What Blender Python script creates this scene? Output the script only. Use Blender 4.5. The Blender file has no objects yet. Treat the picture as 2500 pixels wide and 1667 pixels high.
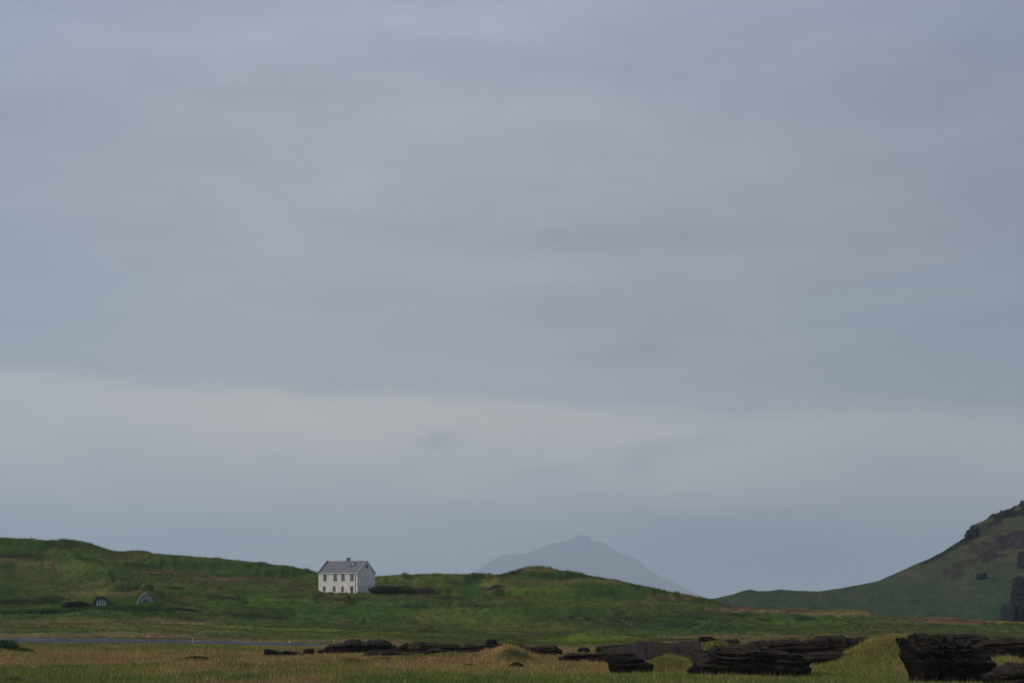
import bpy, bmesh, math, random
import numpy as np
from mathutils import Vector, Matrix

sc = bpy.context.scene
R = math.radians
# ------------------------------------------------------------------ camera
F = 4861.0; CX = 1250.0; CY = 833.5; CAMZ = 5.4; HOR = 1470.0
TH = math.atan((HOR - CY) / F)
CT, ST = math.cos(TH), math.sin(TH)
cam = bpy.data.cameras.new('camera')
camo = bpy.data.objects.new('camera', cam)
sc.collection.objects.link(camo)
camo.location = (0, 0, CAMZ)
camo.rotation_euler = (math.pi / 2 + TH, 0, 0)
cam.sensor_width = 36.0
cam.lens = F / 2500 * 36.0
cam.clip_start = 0.5
cam.clip_end = 60000
sc.camera = camo
sc.view_settings.view_transform = 'Standard'
sc.view_settings.look = 'None'
sc.view_settings.exposure = 0.0
sc.view_settings.gamma = 1.0
sc.cycles.use_denoising = True
sc.cycles.max_bounces = 8
sc.cycles.diffuse_bounces = 2
sc.cycles.volume_bounces = 6
sc.cycles.transparent_max_bounces = 6

# ------------------------------------------------------------------ world
SUN_EL = R(25); SUN_AZ = R(-112)          # azimuth from +Y towards +X (behind-left)
w = bpy.data.worlds.new('World'); sc.world = w; w.use_nodes = True
nt = w.node_tree; nt.nodes.clear()
def N(t, kind, **kw):
    n = t.nodes.new(kind)
    for k, v in kw.items(): setattr(n, k, v)
    return n
def L(t, a, b): t.links.new(a, b)
def M(t, op, a, b=None, c=None):
    n = t.nodes.new('ShaderNodeMath'); n.operation = op
    for i, v in enumerate((a, b, c)):
        if v is None: continue
        if isinstance(v, (int, float)): n.inputs[i].default_value = v
        else: t.links.new(v, n.inputs[i])
    return n.outputs[0]
def srgb(r, g, b):
    f = lambda c: (c / 255 / 12.92) if c / 255 <= .04045 else ((c / 255 + .055) / 1.055) ** 2.4
    return (f(r), f(g), f(b), 1.0)
def ramp(t, fac, stops, interp='LINEAR'):
    n = t.nodes.new('ShaderNodeValToRGB'); cr = n.color_ramp; cr.interpolation = interp
    while len(cr.elements) > 1: cr.elements.remove(cr.elements[-1])
    cr.elements[0].position = stops[0][0]; cr.elements[0].color = stops[0][1]
    for p, c in stops[1:]:
        e = cr.elements.new(p); e.color = c
    t.links.new(fac, n.inputs[0])
    return n.outputs[0]
tc = N(nt, 'ShaderNodeTexCoord')
sep = N(nt, 'ShaderNodeSeparateXYZ'); L(nt, tc.outputs['Generated'], sep.inputs[0])
az = M(nt, 'ARCTAN2', sep.outputs[0], sep.outputs[1])          # radians, view spans about -0.25..0.25
el = M(nt, 'ARCSINE', sep.outputs[2])                           # radians, view spans about -0.04..0.30
def wnoise(sx, sy, scale, detail, rough, off=(0, 0, 0), dist=0.0):
    cb = N(nt, 'ShaderNodeCombineXYZ')
    L(nt, M(nt, 'ADD', M(nt, 'MULTIPLY', az, sx), off[0]), cb.inputs[0])
    L(nt, M(nt, 'ADD', M(nt, 'MULTIPLY', el, sy), off[1]), cb.inputs[1])
    cb.inputs[2].default_value = off[2]
    n = N(nt, 'ShaderNodeTexNoise'); n.inputs['Scale'].default_value = scale
    n.inputs['Detail'].default_value = detail; n.inputs['Roughness'].default_value = rough
    n.inputs['Distortion'].default_value = dist
    L(nt, cb.outputs[0], n.inputs['Vector'])
    return M(nt, 'SUBTRACT', n.outputs[0], 0.5)
nA = wnoise(5, 26, 1.0, 4, .5, (3.1, 1.7, 0), .4)      # long streaks
nB = wnoise(12, 34, 1.0, 5, .55, (7.7, 4.2, 3), .6)      # smaller puffs
nC = wnoise(2.2, 7, 1.0, 2, .5, (1.3, 8.2, 6))           # very broad tone
# tilted, warped elevation so that the bright band slopes down to the right
elw = M(nt, 'ADD', el, M(nt, 'ADD', M(nt, 'MULTIPLY', M(nt, 'MAXIMUM', M(nt, 'MINIMUM', az, .3), -.3), .042),
        M(nt, 'ADD', M(nt, 'MULTIPLY', nA, .035), M(nt, 'MULTIPLY', nB, .022))))
K = 1 / .5
base = ramp(nt, M(nt, 'MULTIPLY', elw, K), [
    (0.00, srgb(172, 181, 189)), (.022 * K, srgb(179, 185, 190)), (.038 * K, srgb(196, 195, 192)),
    (.055 * K, srgb(208, 202, 192)), (.080 * K, srgb(204, 198, 188)), (.097 * K, srgb(194, 189, 182)), (.109 * K, srgb(157, 160, 166)),
    (.15 * K, srgb(152, 155, 164)), (.19 * K, srgb(158, 159, 166)), (.24 * K, srgb(154, 156, 166)),
    (.30 * K, srgb(152, 154, 172)), (1.0, srgb(172, 176, 186))])
tone = ramp(nt, M(nt, 'ADD', M(nt, 'MULTIPLY', az, 1.6), .5), [
    (0.0, (.80, .86, .98, 1)), (.10, (.86, .91, .99, 1)), (.30, (1, 1, 1, 1)), (.52, (1.0, 1.0, 1.0, 1)), (.72, (.86, .88, .90, 1)), (.92, (.70, .74, .80, 1)), (1.0, (.64, .69, .77, 1))])
mul = N(nt, 'ShaderNodeMix', data_type='RGBA', blend_type='MULTIPLY'); mul.inputs[0].default_value = 1
L(nt, base, mul.inputs[6]); L(nt, tone, mul.inputs[7])
# light/dark streak modulation
# darker shower cloud low between the far mountain and the right hill, and small grey wisps in the bright band
def blob(a0, e0, ra, re, seedn):
    da = M(nt, 'DIVIDE', M(nt, 'SUBTRACT', M(nt, 'ADD', az, M(nt, 'MULTIPLY', seedn, .05)), a0), ra)
    de = M(nt, 'DIVIDE', M(nt, 'SUBTRACT', M(nt, 'ADD', el, M(nt, 'MULTIPLY', seedn, .016)), e0), re)
    d = M(nt, 'ADD', M(nt, 'MULTIPLY', da, da), M(nt, 'MULTIPLY', de, de))
    return M(nt, 'POWER', 2.718, M(nt, 'MULTIPLY', d, -1.0))
shade = M(nt, 'MULTIPLY', blob(.115, .026, .085, .019, nB), .60)
for (a0, e0, ra, re, k_) in [(-.038, .080, .010, .005, .16), (.064, .070, .012, .008, .16), (.080, .078, .014, .005, .12), (.012, .062, .022, .006, .10), (.10, .082, .014, .005, .10), (.045, .122, .03, .006, .10), (.02, .180, .07, .008, .08), (-.13, .106, .06, .003, .07), (.18, .06, .05, .018, .10)]:
    shade = M(nt, 'ADD', shade, M(nt, 'MULTIPLY', blob(a0, e0, ra, re, nB), k_ * 1.5))
nD = wnoise(20, 60, 1.0, 5, .6, (11.1, 2.2, 9), .5)
mod0 = M(nt, 'ADD', 1.0, M(nt, 'ADD', M(nt, 'MULTIPLY', nA, .46), M(nt, 'ADD', M(nt, 'MULTIPLY', nB, .26), M(nt, 'MULTIPLY', nC, .30))))
mod = M(nt, 'SUBTRACT', M(nt, 'ADD', mod0, M(nt, 'MULTIPLY', nD, .17)), shade)
mcb = N(nt, 'ShaderNodeCombineColor')
L(nt, mod, mcb.inputs[0]); L(nt, mod, mcb.inputs[1])
L(nt, M(nt, 'ADD', 1.0, M(nt, 'MULTIPLY', M(nt, 'SUBTRACT', mod, 1.0), .72)), mcb.inputs[2])
mul2 = N(nt, 'ShaderNodeMix', data_type='RGBA', blend_type='MULTIPLY'); mul2.inputs[0].default_value = 1
L(nt, mul.outputs[2], mul2.inputs[6]); L(nt, mcb.outputs[0], mul2.inputs[7])
sky = N(nt, 'ShaderNodeTexSky', sky_type='NISHITA'); sky.sun_disc = False
sky.sun_elevation = SUN_EL; sky.sun_rotation = SUN_AZ
b1 = N(nt, 'ShaderNodeBackground'); b1.inputs[1].default_value = .07; L(nt, sky.outputs[0], b1.inputs[0])
b2 = N(nt, 'ShaderNodeBackground'); b2.inputs[1].default_value = 1.28; L(nt, mul2.outputs[2], b2.inputs[0])
mx = N(nt, 'ShaderNodeMixShader'); mx.inputs[0].default_value = .93
L(nt, b1.outputs[0], mx.inputs[1]); L(nt, b2.outputs[0], mx.inputs[2])
wo = N(nt, 'ShaderNodeOutputWorld'); L(nt, mx.outputs[0], wo.inputs[0])
# ------------------------------------------------------------------ sun (soft, behind cloud)
sl = bpy.data.lights.new('sun', 'SUN'); sl.energy = 1.5; sl.angle = R(12); sl.color = (1.0, .93, .82)
so = bpy.data.objects.new('sun', sl); sc.collection.objects.link(so)
tosun = Vector((math.sin(SUN_AZ) * math.cos(SUN_EL), math.cos(SUN_AZ) * math.cos(SUN_EL), math.sin(SUN_EL)))
so.rotation_euler = (-tosun).to_track_quat('-Z', 'Y').to_euler()
so.location = (-60, -40, 80)

# ------------------------------------------------------------------ helpers
def P(px, py, Y):
    """point of the place seen at photo pixel px,py when it stands Y metres ahead"""
    xc = (px - CX) / F; yc = -(py - CY) / F
    dy = CT - yc * ST; dz = ST + yc * CT
    return (Y * xc / dy, Y, CAMZ + Y * dz / dy)
def toPix(x, y, z):
    d = z - CAMZ
    fwd = y * CT + d * ST; up = -y * ST + d * CT
    return CX + F * x / fwd, CY - F * up / fwd
rng = np.random.default_rng(7)
def _h(ix, iy, iz, seed):
    n = (ix.astype(np.int64) * 73856093) ^ (iy.astype(np.int64) * 19349663) ^ (iz.astype(np.int64) * 83492791) ^ (seed * 2654435761)
    n = (n ^ (n >> 13)) * 1274126177 & 0xffffffff
    n = (n ^ (n >> 16)) & 0xffff
    return n / 65535.0
def vnoise(x, y, z=None, seed=0):
    x = np.asarray(x, float); y = np.asarray(y, float)
    z = np.zeros_like(x) if z is None else np.asarray(z, float)
    ix, iy, iz = np.floor(x), np.floor(y), np.floor(z)
    fx, fy, fz = x - ix, y - iy, z - iz
    ux, uy, uz = (f * f * f * (f * (f * 6 - 15) + 10) for f in (fx, fy, fz))
    def c(a, b, d): return _h(ix + a, iy + b, iz + d, seed)
    def pl(d):
        a = c(0, 0, d) * (1 - ux) + c(1, 0, d) * ux
        b = c(0, 1, d) * (1 - ux) + c(1, 1, d) * ux
        return a * (1 - uy) + b * uy
    return (pl(0) * (1 - uz) + pl(1) * uz) * 2 - 1
def fbm(x, y, z=None, o=4, seed=0, g=.5):
    s = 0; a = 1; t = 0
    for i in range(o):
        k = 2.03 ** i
        s = s + a * vnoise(np.asarray(x) * k + i * 17.3, np.asarray(y) * k - i * 9.1, None if z is None else np.asarray(z) * k, seed + i)
        t += a; a *= g
    return s / t
def smooth(t):
    t = np.clip(t, 0, 1); return t * t * (3 - 2 * t)
def mesh_obj(name, verts, faces, mat, parent=None, cols=None, smooth_sh=False):
    verts = np.asarray(verts, dtype=np.float32)
    me = bpy.data.meshes.new(name)
    if isinstance(faces, np.ndarray):
        nf, k = faces.shape
        me.vertices.add(len(verts)); me.vertices.foreach_set('co', verts.ravel())
        me.loops.add(nf * k); me.loops.foreach_set('vertex_index', faces.astype(np.int32).ravel())
        me.polygons.add(nf)
        me.polygons.foreach_set('loop_start', np.arange(0, nf * k, k, dtype=np.int32))
        me.polygons.foreach_set('loop_total', np.full(nf, k, dtype=np.int32))
        me.update(calc_edges=True)
    else:
        me.from_pydata([tuple(v) for v in verts], [], faces); me.update()
    if smooth_sh: me.polygons.foreach_set('use_smooth', np.ones(len(me.polygons), dtype=bool))
    if cols is not None:
        a = me.color_attributes.new('Col', 'FLOAT_COLOR', 'POINT')
        c4 = np.ones((len(verts), 4), dtype=np.float32); c4[:, :3] = cols
        a.data.foreach_set('color', c4.ravel())
    if mat: me.materials.append(mat)
    o = bpy.data.objects.new(name, me); sc.collection.objects.link(o)
    if parent: o.parent = parent
    return o
def grid_faces(nr, nc):
    i = np.arange((nr - 1) * (nc - 1)); r = i // (nc - 1); c = i % (nc - 1)
    a = r * nc + c
    return np.stack([a, a + 1, a + nc + 1, a + nc], 1)
def tag(o, label=None, cat=None, group=None, kind=None):
    if label: o['label'] = label
    if cat: o['category'] = cat
    if group: o['group'] = group
    if kind: o['kind'] = kind
    return o
def empty(name, loc, rz=0):
    o = bpy.data.objects.new(name, None); sc.collection.objects.link(o)
    o.location = loc; o.rotation_euler = (0, 0, rz); o.empty_display_size = .5
    return o

# ------------------------------------------------------------------ materials
def base_mat(name, rough=.9, spec=.2):
    m = bpy.data.materials.new(name); m.use_nodes = True
    t = m.node_tree; b = t.nodes['Principled BSDF']
    b.inputs['Roughness'].default_value = rough
    b.inputs['Specular IOR Level'].default_value = spec
    return m, t, b
def noise_node(t, scale, detail=5, rough=.6, vec=None, mapscale=None):
    n = N(t, 'ShaderNodeTexNoise'); n.inputs['Scale'].default_value = scale
    n.inputs['Detail'].default_value = detail; n.inputs['Roughness'].default_value = rough
    if vec is None:
        g = N(t, 'ShaderNodeTexCoord'); vec = g.outputs['Object']
    if mapscale:
        mp = N(t, 'ShaderNodeMapping'); mp.inputs['Scale'].default_value = mapscale
        L(t, vec, mp.inputs['Vector']); vec = mp.outputs['Vector']
    L(t, vec, n.inputs['Vector'])
    return n.outputs[0]
def mixc(t, fac, a, b, mode='MIX'):
    n = N(t, 'ShaderNodeMix', data_type='RGBA', blend_type=mode)
    for s, v in ((0, fac), (6, a), (7, b)):
        if isinstance(v, (int, float)): n.inputs[s].default_value = v
        elif isinstance(v, tuple): n.inputs[s].default_value = v if len(v) == 4 else (*v, 1)
        else: L(t, v, n.inputs[s])
    return n.outputs[2]
def bump(t, b, h, strength, dist):
    n = N(t, 'ShaderNodeBump'); n.inputs['Strength'].default_value = strength; n.inputs['Distance'].default_value = dist
    L(t, h, n.inputs['Height']); L(t, n.outputs[0], b.inputs['Normal'])
def vcol_mat(name, nscale=3.0, amp=.45, bumpd=.15, mapscale=None):
    m, t, b = base_mat(name, 1.0, .05)
    a = N(t, 'ShaderNodeAttribute', attribute_name='Col')
    n1 = noise_node(t, nscale, 6, .65, mapscale=mapscale)
    n2 = noise_node(t, nscale * .23, 4, .6, mapscale=mapscale)
    f = M(t, 'ADD', 1 - amp, M(t, 'MULTIPLY', M(t, 'ADD', n1, n2), amp))
    cb = N(t, 'ShaderNodeCombineColor')
    for i in range(3): L(t, f, cb.inputs[i])
    L(t, mixc(t, 1.0, a.outputs['Color'], cb.outputs[0], 'MULTIPLY'), b.inputs['Base Color'])
    if bumpd: bump(t, b, n1, .8, bumpd)
    return m
def leaf_mat(name):
    m, t, b = base_mat(name, .8, .1)
    a = N(t, 'ShaderNodeAttribute', attribute_name='Col')
    L(t, a.outputs['Color'], b.inputs['Base Color'])
    return m
def plain(name, col, rough=.8, spec=.2, nscale=None, amp=.3, mapscale=None, col2=None, bumpd=0):
    m, t, b = base_mat(name, rough, spec)
    if nscale:
        n = noise_node(t, nscale, 6, .65, mapscale=mapscale)
        r_ = N(t, 'ShaderNodeMapRange'); r_.inputs[1].default_value = .3; r_.inputs[2].default_value = .7
        L(t, n, r_.inputs[0])
        c2 = col2 or tuple(c * (1 - amp) for c in col)
        L(t, mixc(t, r_.outputs[0], c2, col), b.inputs['Base Color'])
        if bumpd: bump(t, b, n, .7, bumpd)
    else: b.inputs['Base Color'].default_value = (*col, 1)
    return m
MG = vcol_mat('meadow_turf', 1.3, .55, .25)
MHILL = vcol_mat('hill_turf', .35, .7, .8)
MLEAF = leaf_mat('grass_blades')
MLEAFH = leaf_mat('hill_grass_blades')
_t = MLEAFH.node_tree; _a = N(_t, 'ShaderNodeAttribute', attribute_name='TN'); L(_t, _a.outputs['Vector'], _t.nodes['Principled BSDF'].inputs['Normal'])
MASPH = plain('asphalt', (.062, .060, .072), .85, .2, 1.5, .25)
MLINE = plain('road_paint', (.55, .55, .60), .7, .2, 1.2, .5)
def rock_mat(name, c1, c2, lay=9.0, top_mix=.8):
    m, t, b = base_mat(name, .95, .08)
    n1 = noise_node(t, 1.0, 8, .7, mapscale=(.5, .5, lay))
    n2 = noise_node(t, .8, 5, .6)
    f = M(t, 'MULTIPLY', M(t, 'ADD', M(t, 'MULTIPLY', n1, .7), M(t, 'MULTIPLY', n2, .3)), 1.0)
    col = ramp(t, f, [(.36, (*c1, 1)), (.52, (*[(a + b_) / 2 for a, b_ in zip(c1, c2)], 1)), (.66, (*c2, 1))])
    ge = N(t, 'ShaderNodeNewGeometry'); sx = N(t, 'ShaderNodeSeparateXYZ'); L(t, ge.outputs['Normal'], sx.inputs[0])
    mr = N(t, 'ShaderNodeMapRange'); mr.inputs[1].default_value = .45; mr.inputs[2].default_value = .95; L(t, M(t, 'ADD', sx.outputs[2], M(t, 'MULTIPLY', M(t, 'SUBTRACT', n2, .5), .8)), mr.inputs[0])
    col = mixc(t, M(t, 'MULTIPLY', mr.outputs[0], top_mix), col, (c2[0] * 2.0 + .012, c2[1] * 2.0 + .011, c2[2] * 1.9 + .008, 1))  # up-facing faces mixed towards a paler brown
    L(t, col, b.inputs['Base Color'])
    bump(t, b, n1, 1.0, .12)
    return m
MROCK = rock_mat('dark_lava_rock', (.0015, .0012, .001), (.017, .0115, .008))
MROCKB = rock_mat('brown_lava_rock', (.003, .0023, .002), (.030, .019, .013), 9.0, .35)
MCRAG = rock_mat('crag_rock', (.006, .007, .012), (.040, .041, .055), 1.2, .3)

# ------------------------------------------------------------------ terrain control lines (photo px, py, metres ahead)
def line(pts, Y=None):
    out = []
    for p in pts:
        yy = p[2] if len(p) > 2 else Y
        x, y, z = P(p[0], p[1], yy)
        out.append((x / yy, yy, z))
    return np.array(out)
def flat(Y, z): return np.array([(-1, Y, z), (1, Y, z)], float)
CREST = [(-300, 1290, 600), (0, 1312, 600), (60, 1315, 600), (110, 1319, 600), (150, 1318, 600), (200, 1324, 600), (240, 1334, 600), (275, 1345, 598), (300, 1346, 590), (350, 1348, 586), (420, 1354, 584), (500, 1361, 582), (600, 1370, 580), (700, 1382, 575), (745, 1389, 570), (777, 1401, 560),
         (830, 1407, 545), (870, 1409, 540), (915, 1408, 535), (975, 1403, 535), (988, 1402, 535), (1000, 1405, 535), (1022, 1401, 535), (1100, 1401, 535), (1200, 1403, 535), (1240, 1401, 535), (1268, 1391, 535), (1300, 1384, 535), (1340, 1387, 535), (1400, 1398, 532), (1500, 1416, 528), (1600, 1436, 524), (1700, 1459, 520),
         (1740, 1467, 516), (1790, 1484, 512), (1900, 1487, 510), (2000, 1488, 510), (2080, 1491, 510), (2180, 1505, 505), (2300, 1511, 500), (2500, 1517, 500), (2900, 1520, 500)]
crest = line(CREST)
cs = crest[:, 0]
def behind(dY, dz, zmin=-1.8):
    c = crest.copy(); c[:, 1] += dY; c[:, 2] = np.maximum(c[:, 2] - dz, zmin); return c
ROWS = [
    flat(8, 3.8), flat(40, 1.3), flat(75, .1), flat(118, 0), flat(200, 0),
    line([(-300, 1568), (0, 1568), (400, 1569.5), (640, 1575), (830, 1579), (1000, 1582), (1450, 1585), (1800, 1585), (2500, 1586)], 280),
    line([(-300, 1557), (0, 1557.5), (250, 1558), (400, 1560), (640, 1567), (700, 1569), (830, 1574), (1000, 1578), (1200, 1580), (1450, 1580), (2500, 1580)], 290),
    line([(-300, 1549), (0, 1549), (250, 1553), (400, 1556), (640, 1560), (830, 1562), (1000, 1564), (1200, 1571), (1400, 1574), (1600, 1566), (1800, 1561), (2000, 1560), (2200, 1558), (2500, 1560)], 308),
    line([(-300, 1522, 350), (0, 1521, 350), (250, 1525, 350), (450, 1534, 350), (640, 1542, 350), (900, 1546, 350), (1200, 1556, 350), (1400, 1563, 350), (1600, 1560, 350), (1750, 1557, 350), (2000, 1556, 350), (2200, 1556, 350), (2500, 1557, 350)]),
    line([(-300, 1500, 385), (0, 1503, 385), (250, 1496, 385), (400, 1500, 392), (520, 1518, 405), (600, 1524, 415), (700, 1528, 428), (900, 1530, 430), (1000, 1532, 430), (1200, 1540, 425), (1400, 1551, 402), (1600, 1554, 396), (1750, 1551, 396), (2000, 1550, 400), (2200, 1550, 400), (2500, 1552, 400)]),
    line([(-300, 1490, 428.2), (0, 1492, 428.2), (150, 1490, 428.2), (220, 1482, 428.2), (300, 1482, 428.2), (400, 1482, 428.2), (460, 1493, 428.2), (520, 1505, 430), (580, 1498, 436), (640, 1487, 444), (700, 1484, 446), (900, 1488, 447), (1100, 1492, 448), (1300, 1492, 445), (1500, 1500, 438), (1700, 1510, 435), (1900, 1518, 435), (2100, 1524, 435), (2300, 1537, 435), (2500, 1544, 435)]),
    line([(-300, 1486, 430.2), (0, 1484, 430.2), (150, 1478, 430.2), (195, 1470, 430.2), (222, 1459, 430.2), (245, 1455, 430.2), (280, 1458, 430.2), (320, 1455, 430.2), (345, 1446, 430.2), (368, 1446, 430.2), (378, 1450, 430.2), (400, 1468, 430.2), (450, 1484, 431), (540, 1487, 440), (600, 1482, 448), (640, 1478, 452), (700, 1475, 454), (900, 1480, 455), (1100, 1485, 455), (1300, 1484, 454), (1500, 1492, 450), (1700, 1504, 447), (1900, 1514, 445), (2100, 1521, 445), (2300, 1534, 445), (2500, 1542, 445)]),
    line([(-300, 1460), (0, 1452), (150, 1448), (300, 1447), (450, 1462), (540, 1468), (600, 1464), (700, 1454), (777, 1449), (830, 1452), (903, 1453), (1000, 1457), (1100, 1461), (1300, 1463), (1500, 1472), (1700, 1490), (1900, 1505), (2100, 1514), (2300, 1528), (2500, 1537)], 468),
    line([(-300, 1430), (0, 1415), (150, 1428), (300, 1436), (450, 1448), (600, 1445), (700, 1444), (777, 1447), (830, 1451), (903, 1452), (1000, 1456), (1100, 1460), (1300, 1461), (1500, 1470), (1700, 1482), (1900, 1496), (2100, 1503), (2300, 1519), (2500, 1529)], 494),
    line([(-300, 1425), (0, 1410), (150, 1422), (300, 1430), (450, 1440), (600, 1441), (700, 1439), (777, 1442), (830, 1442), (880, 1436), (900, 1432), (1000, 1432), (1040, 1438), (1060, 1447), (1100, 1451), (1200, 1446), (1300, 1446), (1500, 1462), (1700, 1478), (1900, 1493), (2100, 1501), (2300, 1516), (2500, 1527)], 498),
    line([(-300, 1370), (0, 1362), (100, 1374), (200, 1392), (285, 1400), (450, 1410), (600, 1424), (720, 1430), (777, 1430), (915, 1424), (1000, 1421), (1090, 1417), (1150, 1428), (1200, 1424), (1250, 1422), (1300, 1408), (1340, 1408), (1400, 1414), (1500, 1431), (1600, 1447), (1700, 1467), (1800, 1486.5), (1900, 1490), (2100, 1496), (2300, 1512.5), (2500, 1520)], 515),
]
# the ledge and slope left of the house (only matters for px < 777); others follow the crest line
NJ = len(crest)
led = []
for (px, py, Y), c in zip(CREST, crest):
    if px < 777:
        p2 = np.interp(px, [-300, 0, 60, 100, 200, 285, 450, 600, 720, 777], [1340, 1345, 1344, 1356, 1372, 1380, 1394, 1409, 1421, 1424])
        x, y, z = P(px, p2, 540); led.append((x / 540, 540, z))
    else:
        cc = c.copy(); cc[1] -= .6; cc[2] -= .03; led.append(tuple(cc))
ROWS.append(np.array(led))
ROWS += [crest, behind(10, 1.2), behind(50, 7), behind(110, 20)]
ROWS.append(flat(760, -1.8))

NC = 1150
S = np.linspace(-.50, .50, NC)
Yg = np.concatenate([np.linspace(8, 112, 14), np.linspace(116, 278, 175), np.linspace(279, 312, 50), np.linspace(313, 424, 120),
                     np.linspace(425, 435, 52), np.linspace(435.4, 492, 136), np.linspace(492.3, 500, 26), np.linspace(500.4, 610, 210), np.linspace(613, 760, 30)])
NR = len(Yg)
rz = np.array([np.interp(S, r[:, 0], r[:, 2]) for r in ROWS]); rY = np.array([np.interp(S, r[:, 0], r[:, 1]) for r in ROWS])
Z = np.empty((NR, NC))
for j in range(NC): Z[:, j] = np.interp(Yg, rY[:, j], rz[:, j])
# light smoothing along the distance axis outside steps
def blur(a, ax, k=1):
    for _ in range(k):
        b = np.copy(a)
        sl0 = [slice(None)] * 2; sl1 = [slice(None)] * 2; sl2 = [slice(None)] * 2
        sl0[ax] = slice(0, -2); sl1[ax] = slice(1, -1); sl2[ax] = slice(2, None)
        b[tuple(sl1)] = a[tuple(sl0)] * .25 + a[tuple(sl1)] * .5 + a[tuple(sl2)] * .25
        a = b
    return a
Z = blur(Z, 0, 3); Z = blur(Z, 1, 4)
XX = S[None, :] * Yg[:, None]; YY = np.repeat(Yg[:, None], NC, 1)
def gb(px, py, Y, rx, ry, h, tilt=0.0, sharp=2.0):
    """a mound (h>0) or hollow (h<0): centre under photo px,py at Y, radii in metres"""
    x0 = P(px, py, Y)[0]
    dx = (XX - x0); dy = (YY - Y) - tilt * dx
    return h * np.exp(-((np.abs(dx) / rx) ** sharp + (np.abs(dy) / ry) ** sharp))
# tussock mounds between the rocks
Z += gb(2212, 1600, 172, 4.4, 9, 2.35, 0, 2.2)
Z += gb(2120, 1600, 168, 2.6, 7, .75)
Z += gb(1238, 1600, 184, 2.1, 6, 1.45, 0, 1.7)
Z += gb(1130, 1600, 190, 4.0, 7, .55)
Z += gb(1350, 1600, 182, 2.2, 5, .18)
Z += gb(1425, 1600, 178, 2.5, 5, .12)
Z += gb(1628, 1620, 160, 1.3, 4, .75, 0, 1.7)
Z += gb(1662, 1620, 162, .9, 3, .6, 0, 1.7)
Z += gb(1600, 1620, 163, .8, 2, .35)
Z += gb(2465, 1610, 162, 2.6, 5, .75)
Z += gb(1570, 1600, 215, 16, 20, .3)
Z += gb(-20, 1590, 215, 4, 8, .4)
mnd = np.clip(Z - np.interp(YY, [8, 40, 75, 118, 200, 280], [3.8, 1.3, .1, 0, 0, -1]), 0, 3) * (YY > 118) * (YY < 240)
Z += np.minimum(mnd, 1.2) * (.40 * fbm(XX * .75, YY * .45, o=3, seed=81) + .15 * fbm(XX * 2.2, YY * 1.2, o=2, seed=82))
# bumps and hollows on the slopes
for a in [(40, 1350, 545, 9, 7, 1.6), (20, 1370, 525, 12, 6, 1.2), (150, 1395, 520, 14, 6, 1.4, .3), (230, 1420, 500, 12, 7, 1.0, .2),
          (60, 1440, 470, 7, 8, -1.2), (110, 1460, 462, 6, 6, -1.0), (95, 1478, 440, 14, 6, .8), (300, 1440, 452, 4.2, 2.2, -1.6), (300, 1436, 458, 6, 3, .9),
          (360, 1436, 455, 2.4, 1.8, -1.3), (352, 1445, 447, 5, 4, .5), (410, 1438, 462, 5, 3, .8), (430, 1445, 458, 4, 2.5, -.7), (480, 1470, 452, 7, 3, .9), (540, 1462, 462, 6, 4, .5),
          (205, 1452, 452, 8, 4, .6), (600, 1465, 455, 9, 5, .8), (680, 1455, 462, 7, 4, .7), (640, 1490, 420, 10, 6, .9), (560, 1500, 410, 8, 6, -.8),
          (1075, 1448, 488, 8, 3, 1.1), (1110, 1438, 505, 5, 4, .8), (1150, 1418, 520, 5.5, 9, -2.2), (1165, 1400, 530, 3.5, 7, -.2), (1215, 1435, 507, 2.6, 6, -1.9, 1.2), (1245, 1440, 505, 3.2, 3, .8),
          (1045, 1445, 494, 3.5, 3, 1.0), (985, 1405, 533, 4, 3, .3), (930, 1425, 512, 5, 4, .5), (1300, 1440, 490, 14, 4, .8), (1420, 1440, 505, 10, 6, 1.0), (1500, 1450, 500, 12, 6, -.8),
          (1480, 1440, 515, 8, 5, .7), (1400, 1400, 526, 12, 2.5, -.8), (1320, 1405, 522, 9, 3, -.9), (1600, 1470, 480, 9, 6, .8), (1760, 1500, 450, 9, 6, -.8), (1970, 1500, 470, 4, 10, -1.2, .6),
          (1850, 1510, 440, 10, 7, .7), (1240, 1480, 440, 10, 7, .8), (1120, 1490, 425, 8, 6, -.7), (1010, 1480, 452, 3.6, 2.0, -1.1), (1020, 1478, 458, 5, 3, .5), (1450, 1520, 395, 9, 6, .7), (1330, 1500, 415, 9, 6, -.6),
          (900, 1500, 418, 12, 7, -.6), (760, 1495, 420, 9, 6, .7), (2250, 1520, 460, 14, 6, .5), (2050, 1530, 430, 10, 6, -.5)]:
    a = list(a); a[5] *= 1.35; Z += gb(*a)
def bank(pts, Yc, h, wd, Ld, kind='bank'):
    """a grassy bank (steep face towards the plain) or a spur crest along a line of photo points"""
    ps = [P(p[0], p[1], p[2] if len(p) > 2 else Yc) for p in pts]
    ss = np.array([p[0] / p[1] for p in ps]); Yl = np.interp(S, ss, [p[1] for p in ps]) + 0.5 * fbm(S * 200, S * 0, o=3, seed=int(ss[0] * 999) % 97)
    a_ = (ss[-1] - ss[0]) * .22; mask = smooth((S - ss[0]) / a_) * smooth((ss[-1] - S) / a_)
    d = YY - Yl[None, :]
    wd = max(wd, .85)
    if kind == 'bank': f_ = .5 * np.tanh(d / wd) * np.exp(-(np.abs(d) / Ld) ** 2)
    else: f_ = np.where(d < 0, np.exp(-(d / Ld) ** 2), np.exp(-(d / wd) ** 2))
    return h * f_ * mask[None, :]
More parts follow.
